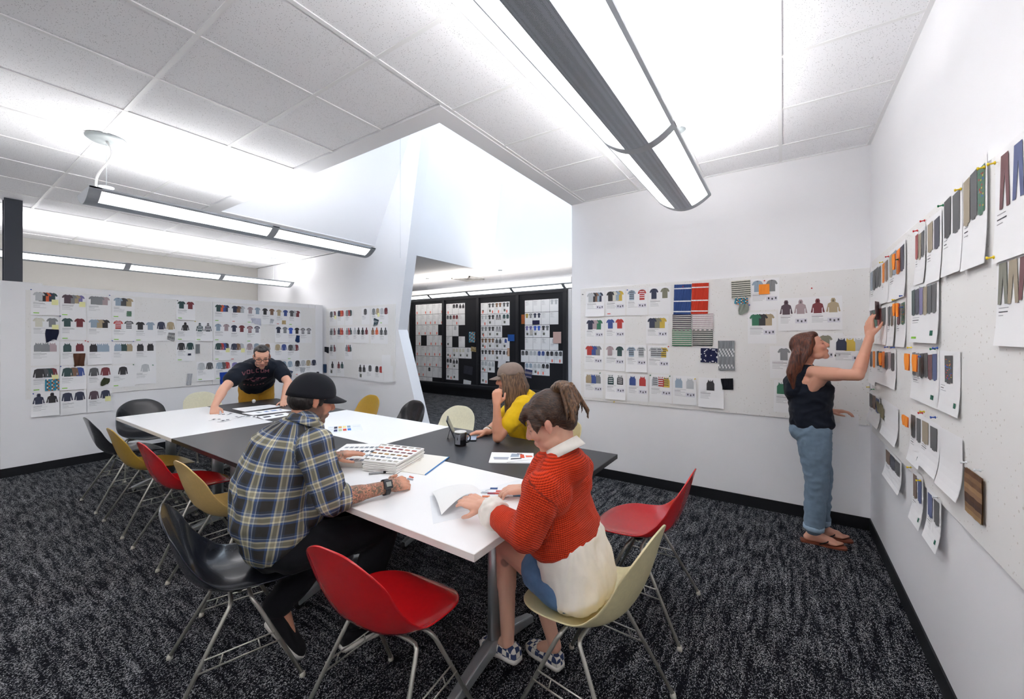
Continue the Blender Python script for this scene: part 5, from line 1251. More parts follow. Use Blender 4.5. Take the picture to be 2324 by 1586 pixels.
    for rr, zz in ((.056, -.012), (.058, .012), (.066, .016), (.085, -.022)):
        rings.append([cc + cM @ V(rr * math.cos(a), rr * math.sin(a), zz - .010 * math.sin(a)) for a in [2 * math.pi * i / 28 for i in range(28)]])
    b.rings(rings, cap=False); o = plain(b, 'shirt_collar', Ms, root); md = o.modifiers.new('t', 'SOLIDIFY'); md.thickness = .004
    for el, wr in ((elL, wrL), (elR, wrR)):
        b = MB(); a, c = el.lerp(wr, .60), el.lerp(wr, .86); b.tube([a, a.lerp(c, .15), a.lerp(c, .55), c.lerp(a, .1), c], [.044, .056, .061, .055, .044], 22)
        finish(b, 'shirt_cuff', Ms, root, .006, 3, disp=folds(.006, 22))
    # denim shorts
    b = MB(); b.ell(V(-.735, 1.53, .535), (.088, .150, .090)); b.chain([hpL.lerp(knL, .12), hpL.lerp(knL, .42)], [.094, .085]); b.chain([hpR.lerp(knR, .12), hpR.lerp(knR, .42)], [.094, .085])
    finish(b, 'denim_shorts', cloth('denim_blue', '57759A', .85, 600, .3, .12), root, .007, 4, disp=folds(.004, 14))
    # checked slip-on shoes
    for h, t in ((V(-.985, 1.515, .075), V(-1.20, 1.54, .055)), (V(-.845, 1.655, .012), V(-1.04, 1.70, .006))):
        b = MB(); shoe(b, h, t, .043, .058); so = finish(b, 'shoe', checker_shoe(), root, .0055, 2); b = MB(); shoe_sole(b, h, t, .045, .018); plain(b, 'sole', mat('shoe_rubber_white', 'DAD6CE', .5), so).location = (0, 0, 0)
    # hair: cap of hair, fringe, bun with loose tail
    P = lambda x, y, z: hc + Mh @ V(x * s, y * s, z * s)
    b = MB(); b.ell(P(0, -.022, .040), (.083 * s, .098 * s, .086 * s), Mh); b.ell(P(0, .048, .062), (.064 * s, .042 * s, .042 * s), Mh); b.ell(P(0, -.070, -.012), (.064 * s, .044 * s, .058 * s), Mh)
    for q in (-1, 1):
        b.cone(P(q * .070, .01, .05), P(q * .077, .004, .018), .018, .010)
        for k in range(4): b.chain([P(q * .066, .050 - .012 * k, .050), P(q * (.074 + .002 * k), .052 - .010 * k, .005), P(q * (.074), .046 - .008 * k, -.030 + .012 * k)], [.009, .006, .002], 8)
    for k in range(9):
        x = -.05 + .0125 * k; b.chain([P(x * .8, .062, .085), P(x, .094, .058), P(x * 1.12, .096 - abs(x) * .25, .024 + .006 * (k % 3))], [.012, .008, .003], 8)
    h_ = finish(b, 'hair', hairmat('hair_dark_brown', '241812', '5A3E2E', (9, 75, 75)), root, .0048, 4, disp=noisedisp(.0022, 70))
    bun = P(0, -.088, .098)
    b = MB(); b.ell(bun, (.036, .034, .030), Mh); b.ell(bun + V(.02, 0, .014), (.040, .042, .026))
    rt = random.Random(8)
    for i in range(26):
        a = rt.uniform(-1.2, 1.2); p1 = bun + V(.035 + rt.uniform(0, .03), math.sin(a) * .045, .01 + rt.uniform(-.01, .02)); p2 = p1 + V(.03 + rt.uniform(-.015, .02), math.sin(a) * .03, -.06 - rt.uniform(0, .06)); p3 = p2 + V(-.005 + rt.uniform(-.01, .01), math.sin(a) * .01, -.035)
        b.tube([bun, p1, p2, p3], [.011, .010, .006, .0015], 6)
    finish(b, 'ponytail', hairmat('hair_brown_ends', '2E1F16', '8A6546', (60, 60, 12)), root, .0045, 2, disp=noisedisp(.0015, 90))
    b = MB(); d = (bun - P(0, -.07, .07)).normalized(); c = P(0, -.075, .087); b.tube([c - d * .006, c + d * .006], .030, 16); plain(b, 'hair_tie', mat('hair_tie_black', '151317', .8), root)
def checker_shoe():
    if 'checker_canvas' in _mats: return _mats['checker_canvas']
    m = bpy.data.materials.new('checker_canvas'); m.use_nodes = True; nt = m.node_tree; b = nt.nodes['Principled BSDF']; L = nt.links.new
    tc = nt.nodes.new('ShaderNodeTexCoord'); mp = nt.nodes.new('ShaderNodeMapping'); mp.inputs['Rotation'].default_value = (0, 0, .35); L(tc.outputs['Object'], mp.inputs[0]); ck = nt.nodes.new('ShaderNodeTexChecker'); ck.inputs['Scale'].default_value = 42; L(mp.outputs[0], ck.inputs['Vector'])
    ck.inputs['Color1'].default_value = (*lin('2F3D63'), 1); ck.inputs['Color2'].default_value = (*lin('E3DFD6'), 1); L(ck.outputs['Color'], b.inputs['Base Color']); b.inputs['Roughness'].default_value = .85
    _mats['checker_canvas'] = m; return m

# ================================================================== 3 long-haired person in yellow
def yellow_person():
    root = person('long-haired person in a yellow T-shirt and taupe cap leaning on the black table', (-1.66, 2.97, 0))
    hc = V(-1.845, 2.715, 1.19); Fh = V(-.90, -.35, -.12); Mh = frame(Fh); s = 1.03
    nb = V(-1.775, 2.80, 1.06)
    sp = arrv((-1.64, 2.97, .53), (-1.655, 2.945, .68), (-1.69, 2.90, .82), (-1.735, 2.845, .95), (-1.765, 2.81, 1.03)); Rt = [V(-.55, .83, 0)] * 5
    shL, elL, wrL = V(-1.665, 2.645, 1.00), V(-1.775, 2.455, .775), V(-1.80, 2.475, 1.02)
    shR, elR, wrR = V(-1.885, 2.94, .99), V(-2.03, 2.82, .79), V(-1.985, 2.585, .765)
    b = MB(); head(b, hc, Mh, s); b.chain([nb + V(0, 0, -.03), hc + Mh @ V(0, -.03, -.06)], [.055, .05]); torso(b, sp, Rt, [(.15, .11), (.14, .10), (.15, .10), (.16, .09), (.1, .07)])
    for sh, el, wr in ((shL, elL, wrL), (shR, elR, wrR)): b.chain([sh, el, wr], [.047, .041, .028]); b.cone(el.lerp(wr, .2), el.lerp(wr, .5), .043, .038)
    hpL, knL, anL = V(-1.62, 2.88, .53), V(-1.95, 2.70, .52), V(-1.93, 2.72, .10); hpR, knR, anR = V(-1.73, 3.05, .53), V(-2.05, 2.86, .52), V(-2.04, 2.9, .10)
    b.chain([hpL, knL, anL], [.08, .055, .038]); b.chain([hpR, knR, anR], [.08, .055, .038])
    hand(b, wrL, V(-.15, .25, .95), V(.5, -.8, .2), 1, .75, 1.0, True); hand(b, wrR, V(-.62, -.55, -.02), V(0, 0, 1), -1, .3, 1.0)
    finish(b, 'body', SKIN, root, .0065, 3, paint=painter('CE9478', face_spots(hc, Mh, s, 'A8685C', '4A3426', 'C07A62', ('6A4A38', .5))))
    b = MB(); torso(b, [V(-1.64, 2.96, .52)] + sp[1:], Rt, [(.19, .165), (.19, .16), (.19, .14), (.19, .12), (.12, .09)])
    for q, sh, el in ((1, shL, elL), (-1, shR, elR)): b.chain([sh.lerp(nb, .25) + V(0, 0, -.03), sh, sh.lerp(el, .58)], [.08, .076, .068])
    b.cone(nb + V(0, 0, -.05), nb + V(0, 0, -.005), .085, .066); b.ell(V(-1.80, 2.83, .80), (.14, .12, .15))
    finish(b, 'yellow_shirt', cloth('yellow_jersey', 'E2B91E', .85, 400, .12, .05), root, .008, 5, disp=folds(.007, 9, 3))
    b = MB(); b.chain([hpL, knL, anL + V(0, 0, .04)], [.105, .08, .06]); b.chain([hpR, knR, anR + V(0, 0, .04)], [.105, .08, .06]); b.ell(V(-1.665, 2.965, .535), (.16, .16, .105))
    finish(b, 'trousers', cloth('dark_grey_trousers', '24262C'), root, .011, 3)
    for a in (anL, anR):
        b = MB(); shoe(b, V(a.x + .05, a.y + .03, .01), V(a.x - .17, a.y - .10, .01)); finish(b, 'shoe', cloth('shoe_canvas_black', '17171B'), root, .008, 2)
    P = lambda x, y, z: hc + Mh @ V(x * s, y * s, z * s)
    b = MB(); b.ell(P(0, -.03, .03), (.084, .094, .080), Mh)
    for q in (-1, 1):
        for k in range(5):
            x0, y0 = q * (.074 - .006 * k), .03 - .028 * k
            b.chain([P(x0, y0, .03), P(x0 * 1.1, y0 - .012, -.06), P(x0 * 1.15, y0 - .01, -.16), P(x0 * 1.1 + q * .004 * k, y0 + .012, -.285 - .012 * k)], [.024, .030, .026, .010], 10)
    for k in range(5): b.chain([P(-.04 + .02 * k, -.09, .02), P(-.045 + .0225 * k, -.115, -.08), P(-.05 + .025 * k, -.10, -.20)], [.026, .028, .012], 10)
    finish(b, 'hair', hairmat('hair_long_brown', '3A281E', '8A6B4E', (45, 45, 5)), root, .006, 3, disp=noisedisp(.004, 55, 0, (1, 1, .18)))
    Mc = cloth('cap_taupe', '8A7A70', .85); b = MB(); rings = []
    for k in range(11):
        a = math.pi / 2 * k / 10.5; rr = math.cos(a) ** .8
        rings.append([P(.088 * rr * math.cos(t_), -.014 + .110 * rr * math.sin(t_), .03 + .098 * math.sin(a)) for t_ in [2 * math.pi * i / 32 for i in range(32)]])
    b.rings(rings); ca = plain(b, 'cap', Mc, root)
    b = MB(); vs = []; na, nr = 16, 5
    for i in range(na + 1):
        t_ = math.radians(22 + 136 * i / na)
        for j in range(nr + 1):
            q = j / nr; ext = .075 * q * math.sin(math.pi * i / na) ** .45; vs.append(P(.084 * math.cos(t_), -.014 + .106 * math.sin(t_) + ext, .034 - .02 * q - .014 * abs(math.cos(t_)) ** 2))
    b.add(vs, [(i * (nr + 1) + j, i * (nr + 1) + j + 1, (i + 1) * (nr + 1) + j + 1, (i + 1) * (nr + 1) + j) for i in range(na) for j in range(nr)])
    br = plain(b, 'brim', Mc, ca); br.location = (0, 0, 0); md = br.modifiers.new('t', 'SOLIDIFY'); md.thickness = .004
    ax = (wrR - elR).normalized()
    for k, cc in enumerate(('E8E4DC', '8A5A3A', 'C8B89A')):
        c = wrR - ax * (.015 + .016 * k); b = MB(); b.tube([c - ax * .004, c + ax * .004], .036, 18); plain(b, 'bracelet', mat('bracelet_' + str(cc), cc, .6), root)

# ================================================================== 4 man leaning over the far end
def leaning_man():
    root = person('bearded man with glasses in a black printed T-shirt leaning over the tables', (-5.70, 2.5, 0))
    hc = V(-5.17, 2.345, 1.30); Fh = V(.86, -.32, -.42); Mh = frame(Fh); s = 1.10
    nb = V(-5.29, 2.40, 1.20)
    sp = arrv((-5.70, 2.53, .93), (-5.64, 2.50, 1.02), (-5.53, 2.46, 1.09), (-5.41, 2.42, 1.14), (-5.33, 2.40, 1.17)); Rt = [V(.3, -.95, 0), V(.28, -.96, 0), V(.2, -.97, .02), V(.12, -.99, .02), V(.12, -.99, .02)]
    shR, elR, wrR = V(-5.345, 2.19, 1.13), V(-5.12, 1.93, .96), V(-4.95, 1.78, .80)
    shL, elL, wrL = V(-5.36, 2.62, 1.14), V(-5.06, 2.60, .97), V(-4.90, 2.46, .775)
    hpR, knR, anR = V(-5.72, 2.44, .90), V(-5.70, 2.42, .50), V(-5.78, 2.42, .09); hpL, knL, anL = V(-5.72, 2.62, .90), V(-5.70, 2.64, .50), V(-5.78, 2.65, .09)
    b = MB(); head(b, hc, Mh, s); b.chain([nb + V(-.03, 0, -.02), hc + Mh @ V(0, -.03, -.06)], [.066, .062]); torso(b, sp, Rt, [(.17, .13), (.17, .13), (.18, .13), (.19, .12), (.13, .08)])
    for sh, el, wr in ((shR, elR, wrR), (shL, elL, wrL)): b.chain([sh, el, wr], [.058, .048, .033]); b.cone(el.lerp(wr, .2), el.lerp(wr, .5), .050, .044)
    b.chain([hpR, knR, anR], [.09, .062, .042]); b.chain([hpL, knL, anL], [.09, .062, .042])
    hand(b, wrR, V(.75, -.25, -.55), V(.3, -.35, .8), -1, .55, 1.08, True); hand(b, wrL, V(.8, -.35, -.10), V(0, 0, 1), 1, .15, 1.05)
    finish(b, 'body', SKIN, root, .0068, 3, paint=painter('DCA88F', face_spots(hc, Mh, s, 'B8706A', '2B2320', 'D08A78', ('7A6058', .55))))
    b = MB(); torso(b, sp, Rt, [(.205, .165), (.205, .165), (.212, .165), (.215, .145), (.14, .095)])
    for sh, el in ((shR, elR), (shL, elL)): b.chain([sh.lerp(nb, .3) + V(-.02, 0, -.02), sh, sh.lerp(el, .52)], [.10, .097, .088])
    b.cone(nb + V(-.05, 0, -.03), nb + V(-.015, 0, -.005), .10, .078)
    sh_o = finish(b, 'black_shirt', cloth('black_jersey', '161B26', .85, 300, .12, .05), root, .009, 5, disp=folds(.006, 8, 7))
    b = MB(); b.chain([hpR, knR, anR + V(0, 0, .02)], [.118, .095, .078]); b.chain([hpL, knL, anL + V(0, 0, .02)], [.118, .095, .078]); b.ell(V(-5.71, 2.53, .90), (.155, .205, .13))
    finish(b, 'mustard_trousers', cloth('mustard_twill', 'B8892E', .85, 500, .15, .06), root, .010, 4, disp=folds(.005, 9))
    for a in (anR, anL):
        b = MB(); shoe(b, V(a.x - .06, a.y, .01), V(a.x + .21, a.y, .01)); finish(b, 'shoe', cloth('shoe_canvas_black', '17171B'), root, .009, 2)
    P = lambda x, y, z: hc + Mh @ V(x * s, y * s, z * s)
    b = MB(); b.ell(P(0, -.028, .040), (.0775 * s, .094 * s, .079 * s), Mh); b.ell(P(0, .026, .088), (.046 * s, .040 * s, .024 * s), Mh); b.ell(P(0, -.07, -.01), (.06 * s, .04 * s, .05 * s), Mh)
    for q in (-1, 1): b.ell(P(q * .0665, .020, .024), (.006 * s, .014 * s, .030 * s), Mh)
    finish(b, 'hair', hairmat('hair_short_black', '14100F', '2E2624', (50, 50, 50)), root, .006, 3, disp=noisedisp(.003, 60))
    # glasses
    Mg = mat('glasses_black', '17171A', .35); g = MB()
    for q in (-1, 1):
        ring = [P(q * (.034 + .027 * math.copysign(abs(math.cos(a)) ** .6, math.cos(a))), .103, .000 + .017 * math.copysign(abs(math.sin(a)) ** .6, math.sin(a))) for a in [2 * math.pi * i / 20 for i in range(21)]]
        g.tube(ring, .0022 * s, 6); g.tube([P(q * .061, .103, .008), P(q * .074, .09, .008), P(q * .083, .0, .002)], .0022 * s, 6); g.tube([P(q * .009, .103, .016), P(q * .058, .103, .017)], .0034 * s, 6)
    g.tube([P(-.008, .103, .006), P(.008, .103, .006)], .0026 * s, 6); gl = plain(g, 'glasses', Mg, root)
    # chest print, laid on the shirt surface
    print_on(sh_o, root)
def print_on(shirt, root):
    from mathutils.bvhtree import BVHTree
    me = shirt.data; bv = BVHTree.FromPolygons([v.co for v in me.vertices], [p.vertices for p in me.polygons])
    O = V(-4.60, 2.10, 1.02); C = V(-5.40, 2.36, 1.06); F = (C - O).normalized(); S = F.cross(V(0, 0, 1)).normalized(); U = S.cross(F)
    def proj(x, y):
        p = O + S * x + U * y; h = bv.ray_cast(p, F); return (h[0] + h[1] * .0025) if h[0] is not None else None
    Mp = mat('shirt_print_mauve', '8A5560', .8)
    def emit_poly(b, polys, sub=4):
        for poly in polys:
            pts = [proj(x, y) for x, y in poly]
            if all(p is not None for p in pts): b.add(pts, [tuple(range(len(pts)))])
    # arched lettering from stroke segments
    L5 = {'V': [(0, 1, .5, 0), (.5, 0, 1, 1)], 'O': [(.1, 0, .9, 0), (.9, 0, .9, 1), (.9, 1, .1, 1), (.1, 1, .1, 0)], 'L': [(.1, 1, .1, 0), (.1, 0, .9, 0)], 'C': [(.9, 1, .1, 1), (.1, 1, .1, 0), (.1, 0, .9, 0)], 'M': [(0, 0, 0, 1), (0, 1, .5, .35), (.5, .35, 1, 1), (1, 1, 1, 0)], 'S': [(.9, 1, .1, 1), (.1, 1, .1, .5), (.1, .5, .9, .5), (.9, .5, .9, 0), (.9, 0, .1, 0)]}
    b = MB()
    def word(txt, cx, cy, w, h, arch, th):
        n = len(txt); step = w / n
        for i, ch in enumerate(txt):
            x0 = cx - w / 2 + step * (i + .12); ww = step * .74; y0 = cy - arch * ((i - (n - 1) / 2) / (n / 2)) ** 2
            for a, c, d, e in L5[ch]:
                p, q = V(x0 + a * ww, y0 + c * h, 0), V(x0 + d * ww, y0 + e * h, 0); t = (q - p).normalized(); nn = V(-t.y, t.x, 0) * th
                k = 3
                for j in range(k):
                    u0, u1 = p.lerp(q, j / k), p.lerp(q, (j + 1) / k); emit_poly(b, [[(v_.x, v_.y) for v_ in (u0 - nn, u1 - nn, u1 + nn, u0 + nn)]])
    word('VOLCOM', 0.0, .055, .30, .040, .022, .0045)
    rt = random.Random(4)
    for i in range(60):   # winged graphic made of small dabs
        t = rt.uniform(-1, 1); x = t * .12; y = -.045 + .03 * (1 - abs(t)) * rt.uniform(-1, 1) + .02 * abs(t); r = rt.uniform(.004, .009)
        emit_poly(b, [[(x - r * 1.6, y - r * .5), (x + r * 1.2, y - r * .6), (x + r * 1.6, y + r * .5), (x - r, y + r * .6)]])
    for i in range(7):
        x = -.10 + .033 * i; emit_poly(b, [[(x, -.135 + .004 * abs(i - 3)), (x + .018, -.135 + .004 * abs(i - 3)), (x + .018, -.118 + .004 * abs(i - 3)), (x, -.118 + .004 * abs(i - 3))]])
    if b.v: plain(b, 'chest_print', Mp, root, False)['kind'] = 'stuff'

# ================================================================== 5 woman reaching up to the right wall
def standing_woman():
    root = person('woman with long auburn hair in a navy tank top reaching up to the right wall', (.19, 3.82, 0))
    hc = V(.165, 3.755, 1.455); Fh = V(.90, -.02, .34); Mh = frame(Fh); s = .98
    nb = V(.115, 3.79, 1.30)
    sp = arrv((.185, 3.82, .86), (.17, 3.82, 1.0), (.16, 3.81, 1.12), (.155, 3.80, 1.22), (.125, 3.795, 1.275)); Rt = [V(.05, -1, 0)] * 3 + [V(.12, -.99, 0)] * 2
    shR, elR, wrR = V(.235, 3.635, 1.265), V(.405, 3.475, 1.275), V(.482, 3.60, 1.53)
    shL, elL, wrL = V(.10, 3.96, 1.25), V(.17, 4.05, 1.02), V(.30, 4.0, .95)
    hpR, knR, anR = V(.185, 3.75, .84), V(.205, 3.74, .45), V(.185, 3.745, .085); hpL, knL, anL = V(.185, 3.895, .84), V(.24, 3.90, .46), V(.235, 3.90, .085)
    b = MB(); head(b, hc, Mh, s, True); b.chain([nb + V(0, 0, -.03), hc + Mh @ V(0, -.03, -.055)], [.048, .045]); torso(b, sp, Rt, [(.15, .11), (.125, .095), (.135, .10), (.145, .095), (.10, .07)])
    for sh, el, wr in ((shR, elR, wrR), (shL, elL, wrL)): b.chain([sh, el, wr], [.046, .037, .025]); b.cone(el.lerp(wr, .15), el.lerp(wr, .45), .039, .034)
    b.cone(nb + V(.01, -.04, -.03), shR, .05, .052); b.cone(shR, shR.lerp(elR, .45), .053, .047); b.cone(V(.17, 3.71, 1.14), shR, .05, .048); b.ell(V(.215, 3.75, 1.14), (.06, .06, .05)); b.ell(V(.21, 3.87, 1.14), (.06, .06, .05))
    b.chain([hpR, knR, anR], [.085, .055, .034]); b.chain([hpL, knL, anL], [.085, .055, .034]); foot(b, anR, V(1, .06, 0)); foot(b, anL, V(1, .08, 0))
    hand(b, wrR, V(.0, .25, .95), V(-.85, -.45, .12), 1, .18, .98, True); hand(b, wrL, V(.9, -.1, .1), V(0, 0, 1), 1, .4, .95)
    finish(b, 'body', SKIN, root, .0062, 3, paint=painter('D8A088', face_spots(hc, Mh, s, 'B0625A', '4A2E22', 'D08670', brow_w=.6)))
    # tank top
    b = MB(); torso(b, [V(.18, 3.82, .875), V(.165, 3.82, 1.0), V(.175, 3.81, 1.11), V(.175, 3.80, 1.19)], Rt[:4], [(.172, .138), (.160, .130), (.158, .135), (.140, .112)])
    for y in (3.705, 3.885): b.chain([V(.21, y, 1.17), V(.17, y, 1.285), V(.095, y, 1.275), V(.065, y + (.02 if y < 3.8 else -.02), 1.13)], [.05, .034, .040, .058])
    b.ell(V(.06, 3.80, 1.15), (.06, .11, .12)); b.ell(V(.235, 3.755, 1.14), (.074, .072, .064)); b.ell(V(.228, 3.87, 1.14), (.074, .072, .064))
    finish(b, 'tank_top', cloth('navy_jersey', '161C28', .85, 300, .12, .05), root, .0075, 5, disp=folds(.007, 9, 4, (1, 1, 1.6)))
    # jeans
    Mj = cloth('faded_denim', '74889B', .9, 600, .3, .09)
    b = MB(); b.chain([hpR, hpR.lerp(knR, .5), knR, knR.lerp(anR, .9)], [.110, .094, .070, .060]); b.chain([hpL, hpL.lerp(knL, .5), knL, knL.lerp(anL, .9)], [.110, .094, .070, .060]); b.ell(V(.175, 3.822, .87), (.128, .168, .10)); b.ell(V(.115, 3.76, .82), (.075, .075, .08)); b.ell(V(.115, 3.88, .82), (.075, .075, .08))
    finish(b, 'jeans', Mj, root, .008, 4, disp=folds(.007, 11, 9, (1, 1, 1.2)))
    for a, kn in ((anR, knR), (anL, knL)):
        b = MB(); p = kn.lerp(a, .86); q = kn.lerp(a, .97); b.tube([p, p.lerp(q, .15), q.lerp(p, .15), q], [.060, .066, .065, .058], 22); plain(b, 'jeans_cuff', cloth('denim_cuff', '9DB4C8', .9, 600, .3, .1), root)
    # sandals
    for a, F in ((anR, V(1, .06, 0).normalized()), (anL, V(1, .08, 0).normalized())):
        S = F.cross(V(0, 0, 1)); sr = MB(); h0 = V(a.x, a.y, 0) - F * .072; prof = [(-.03, .5), (0, .75), (.3, .7), (.6, .95), (.85, 1.0), (1.0, .75), (1.05, .4)]
        out = prof + [(t, -w) for t, w in reversed(prof)]; lo = [h0 + F * (t * .255) + S * (w * .044) for t, w in out]; sr.rings([lo, [p + V(0, 0, .012) for p in lo]]); so = plain(sr, 'sandal', mat('sandal_leather', '7A3E26', .6), root, False)
        st = MB(); m_ = V(a.x, a.y, .055) + F * .075
        st.tube([V(a.x, a.y, .02) + F * .115, m_ + F * .03, m_ + S * .038 - V(0, 0, .02), V(a.x, a.y, .014) + S * .042 + F * .03], .0045, 6); st.tube([V(a.x, a.y, .02) + F * .115, m_ + F * .03, m_ - S * .038 - V(0, 0, .02), V(a.x, a.y, .014) - S * .042 + F * .03], .0045, 6)
        st.tube([V(a.x, a.y, .085) + (F * math.cos(t) + S * math.sin(t)) * .042 for t in [6.2832 * i / 16 for i in range(17)]], .004, 6); plain(st, 'strap', mat('strap_black', '1A1517', .6), so).location = (0, 0, 0)
    # long hair
    P = lambda x, y, z: hc + Mh @ V(x * s, y * s, z * s)
    b = MB(); b.ell(P(0, -.028, .034), (.084, .098, .086), Mh); b.ell(P(0, .03, .075), (.06, .05, .035), Mh)
    for k in range(9):
        y = -.075 + .019 * k; x = -.075 + .0 * k; dd = V(0, y, 0); b.chain([P(-y * .55, -.05, .03), hc + V(-.080, y * .9, -.07), hc + V(-.115, y * 1.05 - .005, -.20), hc + V(-.10 + .006 * (k % 3), y * .9 - .01, -.34 - .012 * (k % 4))], [.040, .040, .033, .010], 10)
    for q in (-1, 1): b.chain([P(q * .072, .02, .05), P(q * .082, -.02, -.03), hc + V(-.06, -q * .082, -.12), hc + V(-.085, -q * .075, -.26)], [.020, .026, .026, .010], 10)
    finish(b, 'hair', hairmat('hair_auburn', '32160F', '74391F', (50, 50, 5)), root, .0062, 14, disp=noisedisp(.004, 55, 0, (1, 1, .15)))
    # fabric card in her hand
for fn in (plaid_man, orange_woman, yellow_person, leaning_man, standing_woman): fn()
# ------------------------------------------------------------------ things on the tables
def quad_slab(name, px, z, t, m, label=None, cat=None, parent=None, group=None):
    """flat board lying at height z; px = four pixels of its top face"""
    pts = [on_z(u, v, z + t) for u, v in px]; b = MB(); b.rings([[p - V(0, 0, t) for p in pts], pts]); o = b.build(name, m, parent); fix_normals(o)
    if label: tag(o, label, cat, group)
    return o
M_paper = mat('plain_paper', 'F4F4F4', .7, spec=.2); M_card = mat('cream_card', 'E9E4DA', .7)
def printed(px, z, t, marks, name, label, cat, base='F4F4F4'):
    """sheet with coloured rectangles; marks in (a0,b0,a1,b1,col), a along first edge, b along the second"""
    P4 = [on_z(u, v, z + t) for u, v in px]
    def at(a, b, h=0): return P4[0].lerp(P4[1], a).lerp(P4[3].lerp(P4[2], a), b) + V(0, 0, h)
    m = MB(); m.curc = lin(base); m.rings([[p - V(0, 0, t) for p in P4], P4])
    for a0, b0, a1, b1, c in marks: m.curc = lin(c); m.add([at(a0, b0, .0006), at(a1, b0, .0006), at(a1, b1, .0006), at(a0, b1, .0006)], [(0, 1, 2, 3)])
    o = m.build(name, M_print); 
    bm = bmesh.new(); bm.from_mesh(o.data); bmesh.ops.recalc_face_normals(bm, faces=[f for f in bm.faces if len(f.verts) == 4][:6]); bm.to_mesh(o.data); bm.free()
    tag(o, label, cat); return o
rs = random.Random(12)
# swatch book: block of boards on the right, opened board on the left, chips in rows
bk = empty('swatch_book', on_z(860, 1050, TZ)); tag(bk, 'thick open book of colour swatch boards under the tattooed hand', 'book')
def wpart(o): o.location = -bk.location; return o
RP = [(868, 1005), (962, 1016), (899, 1051), (823, 1043)]
for k in range(6):
    z = TZ + .004 + .0105 * k; pts = [on_z(u, v, TZ + .066) for u, v in RP]; jx = rs.uniform(-.006, .006)
    lo = [V(p.x + jx, p.y + rs.uniform(-.003, .003), z) for p in pts]; b = MB(); b.rings([lo, [p + V(0, 0, .0075) for p in lo]]); o = wpart(b.build('board', mat('swatch_board_white', 'EFEDE9', .6), bk)); fix_normals(o)
LP = [(787, 1006), (866, 1005), (822, 1043), (735, 1040)]
for k in range(2):
    pts = [on_z(u, v, TZ + .052) for u, v in LP]; lo = [V(p.x, p.y, TZ + .034 + .0085 * k) for i, p in enumerate(pts)]; b = MB(); b.rings([lo, [p + V(0, 0, .006) for p in lo]]); o = wpart(b.build('board', mat('swatch_board_white', 'EFEDE9', .6), bk)); fix_normals(o)
b = MB(); pts = [on_z(u, v, TZ + .05) for u, v in LP]; b.rings([[V(p.x, p.y, TZ + .002) for p in pts], [V(p.x, p.y, TZ + .033) for p in pts]]); wpart(b.build('page_block', mat('page_edges', 'DDD9D2', .8), bk))
def chips(px, z0, dz, nx, ny, cols):
    P4 = [on_z(u, v, TZ + .066) for u, v in px]; b = MB()
    for i in range(nx):
        for j in range(ny):
            a, c = (i + .5) / nx, (j + .5) / ny; ha, hc_ = .36 / nx, .20 / ny
            def at(a, c): q = P4[0].lerp(P4[1], a).lerp(P4[3].lerp(P4[2], a), c); return V(q.x, q.y, z0 + dz * a + .0012)
            b.curc = lin(cols(i, j)); b.add([at(a - ha, c + hc_), at(a + ha, c + hc_), at(a + ha, c - hc_), at(a - ha, c - hc_)], [(0, 1, 2, 3)])
    o = wpart(b.build('colour_chips', M_print, bk)); o['kind'] = 'stuff'; return o
CH = [['A9A49A', '9A8F86', '8A7E78', '7A6A60'], ['B5664A', 'A8483A', '8E3A34', '7A2E30'], ['7A4A4E', '6A3A44', '5A3440', '8A6468'], ['A07040', '8A6038', 'B58A50', '7A6A48'], ['70767E', '8A9098', '5A6470', 'A0A8B0'], ['9A9890', 'B0ACA0', '807C74', 'C0BAB0']]
chips(RP, TZ + .064, 0, 6, 6, lambda i, j: CH[j][i % 4]); chips(LP, TZ + .0485, 0, 7, 4, lambda i, j: [['A0A4AA', '8A9098', '7C8288'], ['4A4E56', '3A3E48', '5A5E66'], ['9AA0A6', 'B0B4B8', '70747A'], ['8A8E96', '5C70A0', 'A8ACB0']][j][i % 3])
cv = quad_slab('book_cover', [(962, 1030), (1019, 1037), (965, 1077), (880, 1064)], TZ, .004, M_card, None, None, None); cv.parent = bk; cv.location = -bk.location
b = MB(); p, q = on_z(1019, 1037, TZ + .005), on_z(965, 1077, TZ + .005); b.tube([p, q], .0035, 6); wpart(b.build('cover_edge', mat('cover_blue', '3F86C8', .5), bk))
# marker pen
p, q = on_z(837, 1075, TZ + .008), on_z(892, 1069, TZ + .008); mk = empty('marker_pen', p); tag(mk, 'grey and black marker pen lying in front of the swatch book', 'pen')
b = MB(); d = q - p; b.tube([V(0, 0, 0), d * .60], .0065, 12); b.build('barrel', mat('marker_grey', '9A9C9E', .4), mk, True)
b = MB(); b.tube([d * .60, d * .95], [.0072, .0068], 12); b.tube([d * .95, d], [.0068, .004], 12); b.build('cap', mat('marker_black', '1A1B1E', .4), mk, True)
# strip of colour chips on the back white table
cs = printed([(745, 968), (818, 962), (824, 976), (742, 984)], TZ, .0012, [(.18 + .13 * i, .12 + .42 * j, .28 + .13 * i, .42 + .42 * j, [['23263A', 'E0A860', 'E8D890', '8FA8B8'], ['3A3F66', 'B9C8A0', 'C8452E', '3A78C8']][j][i]) for i in range(4) for j in range(2)] + [(.02, .2, .15, .24, 'B8BCC0'), (.02, .5, .15, .54, 'B8BCC0'), (.74, .3, .96, .34, 'C4C8CC')], 'chip_strip', 'clear strip with eight colour chips on the back white table', 'colour strip', 'E4E7EA')
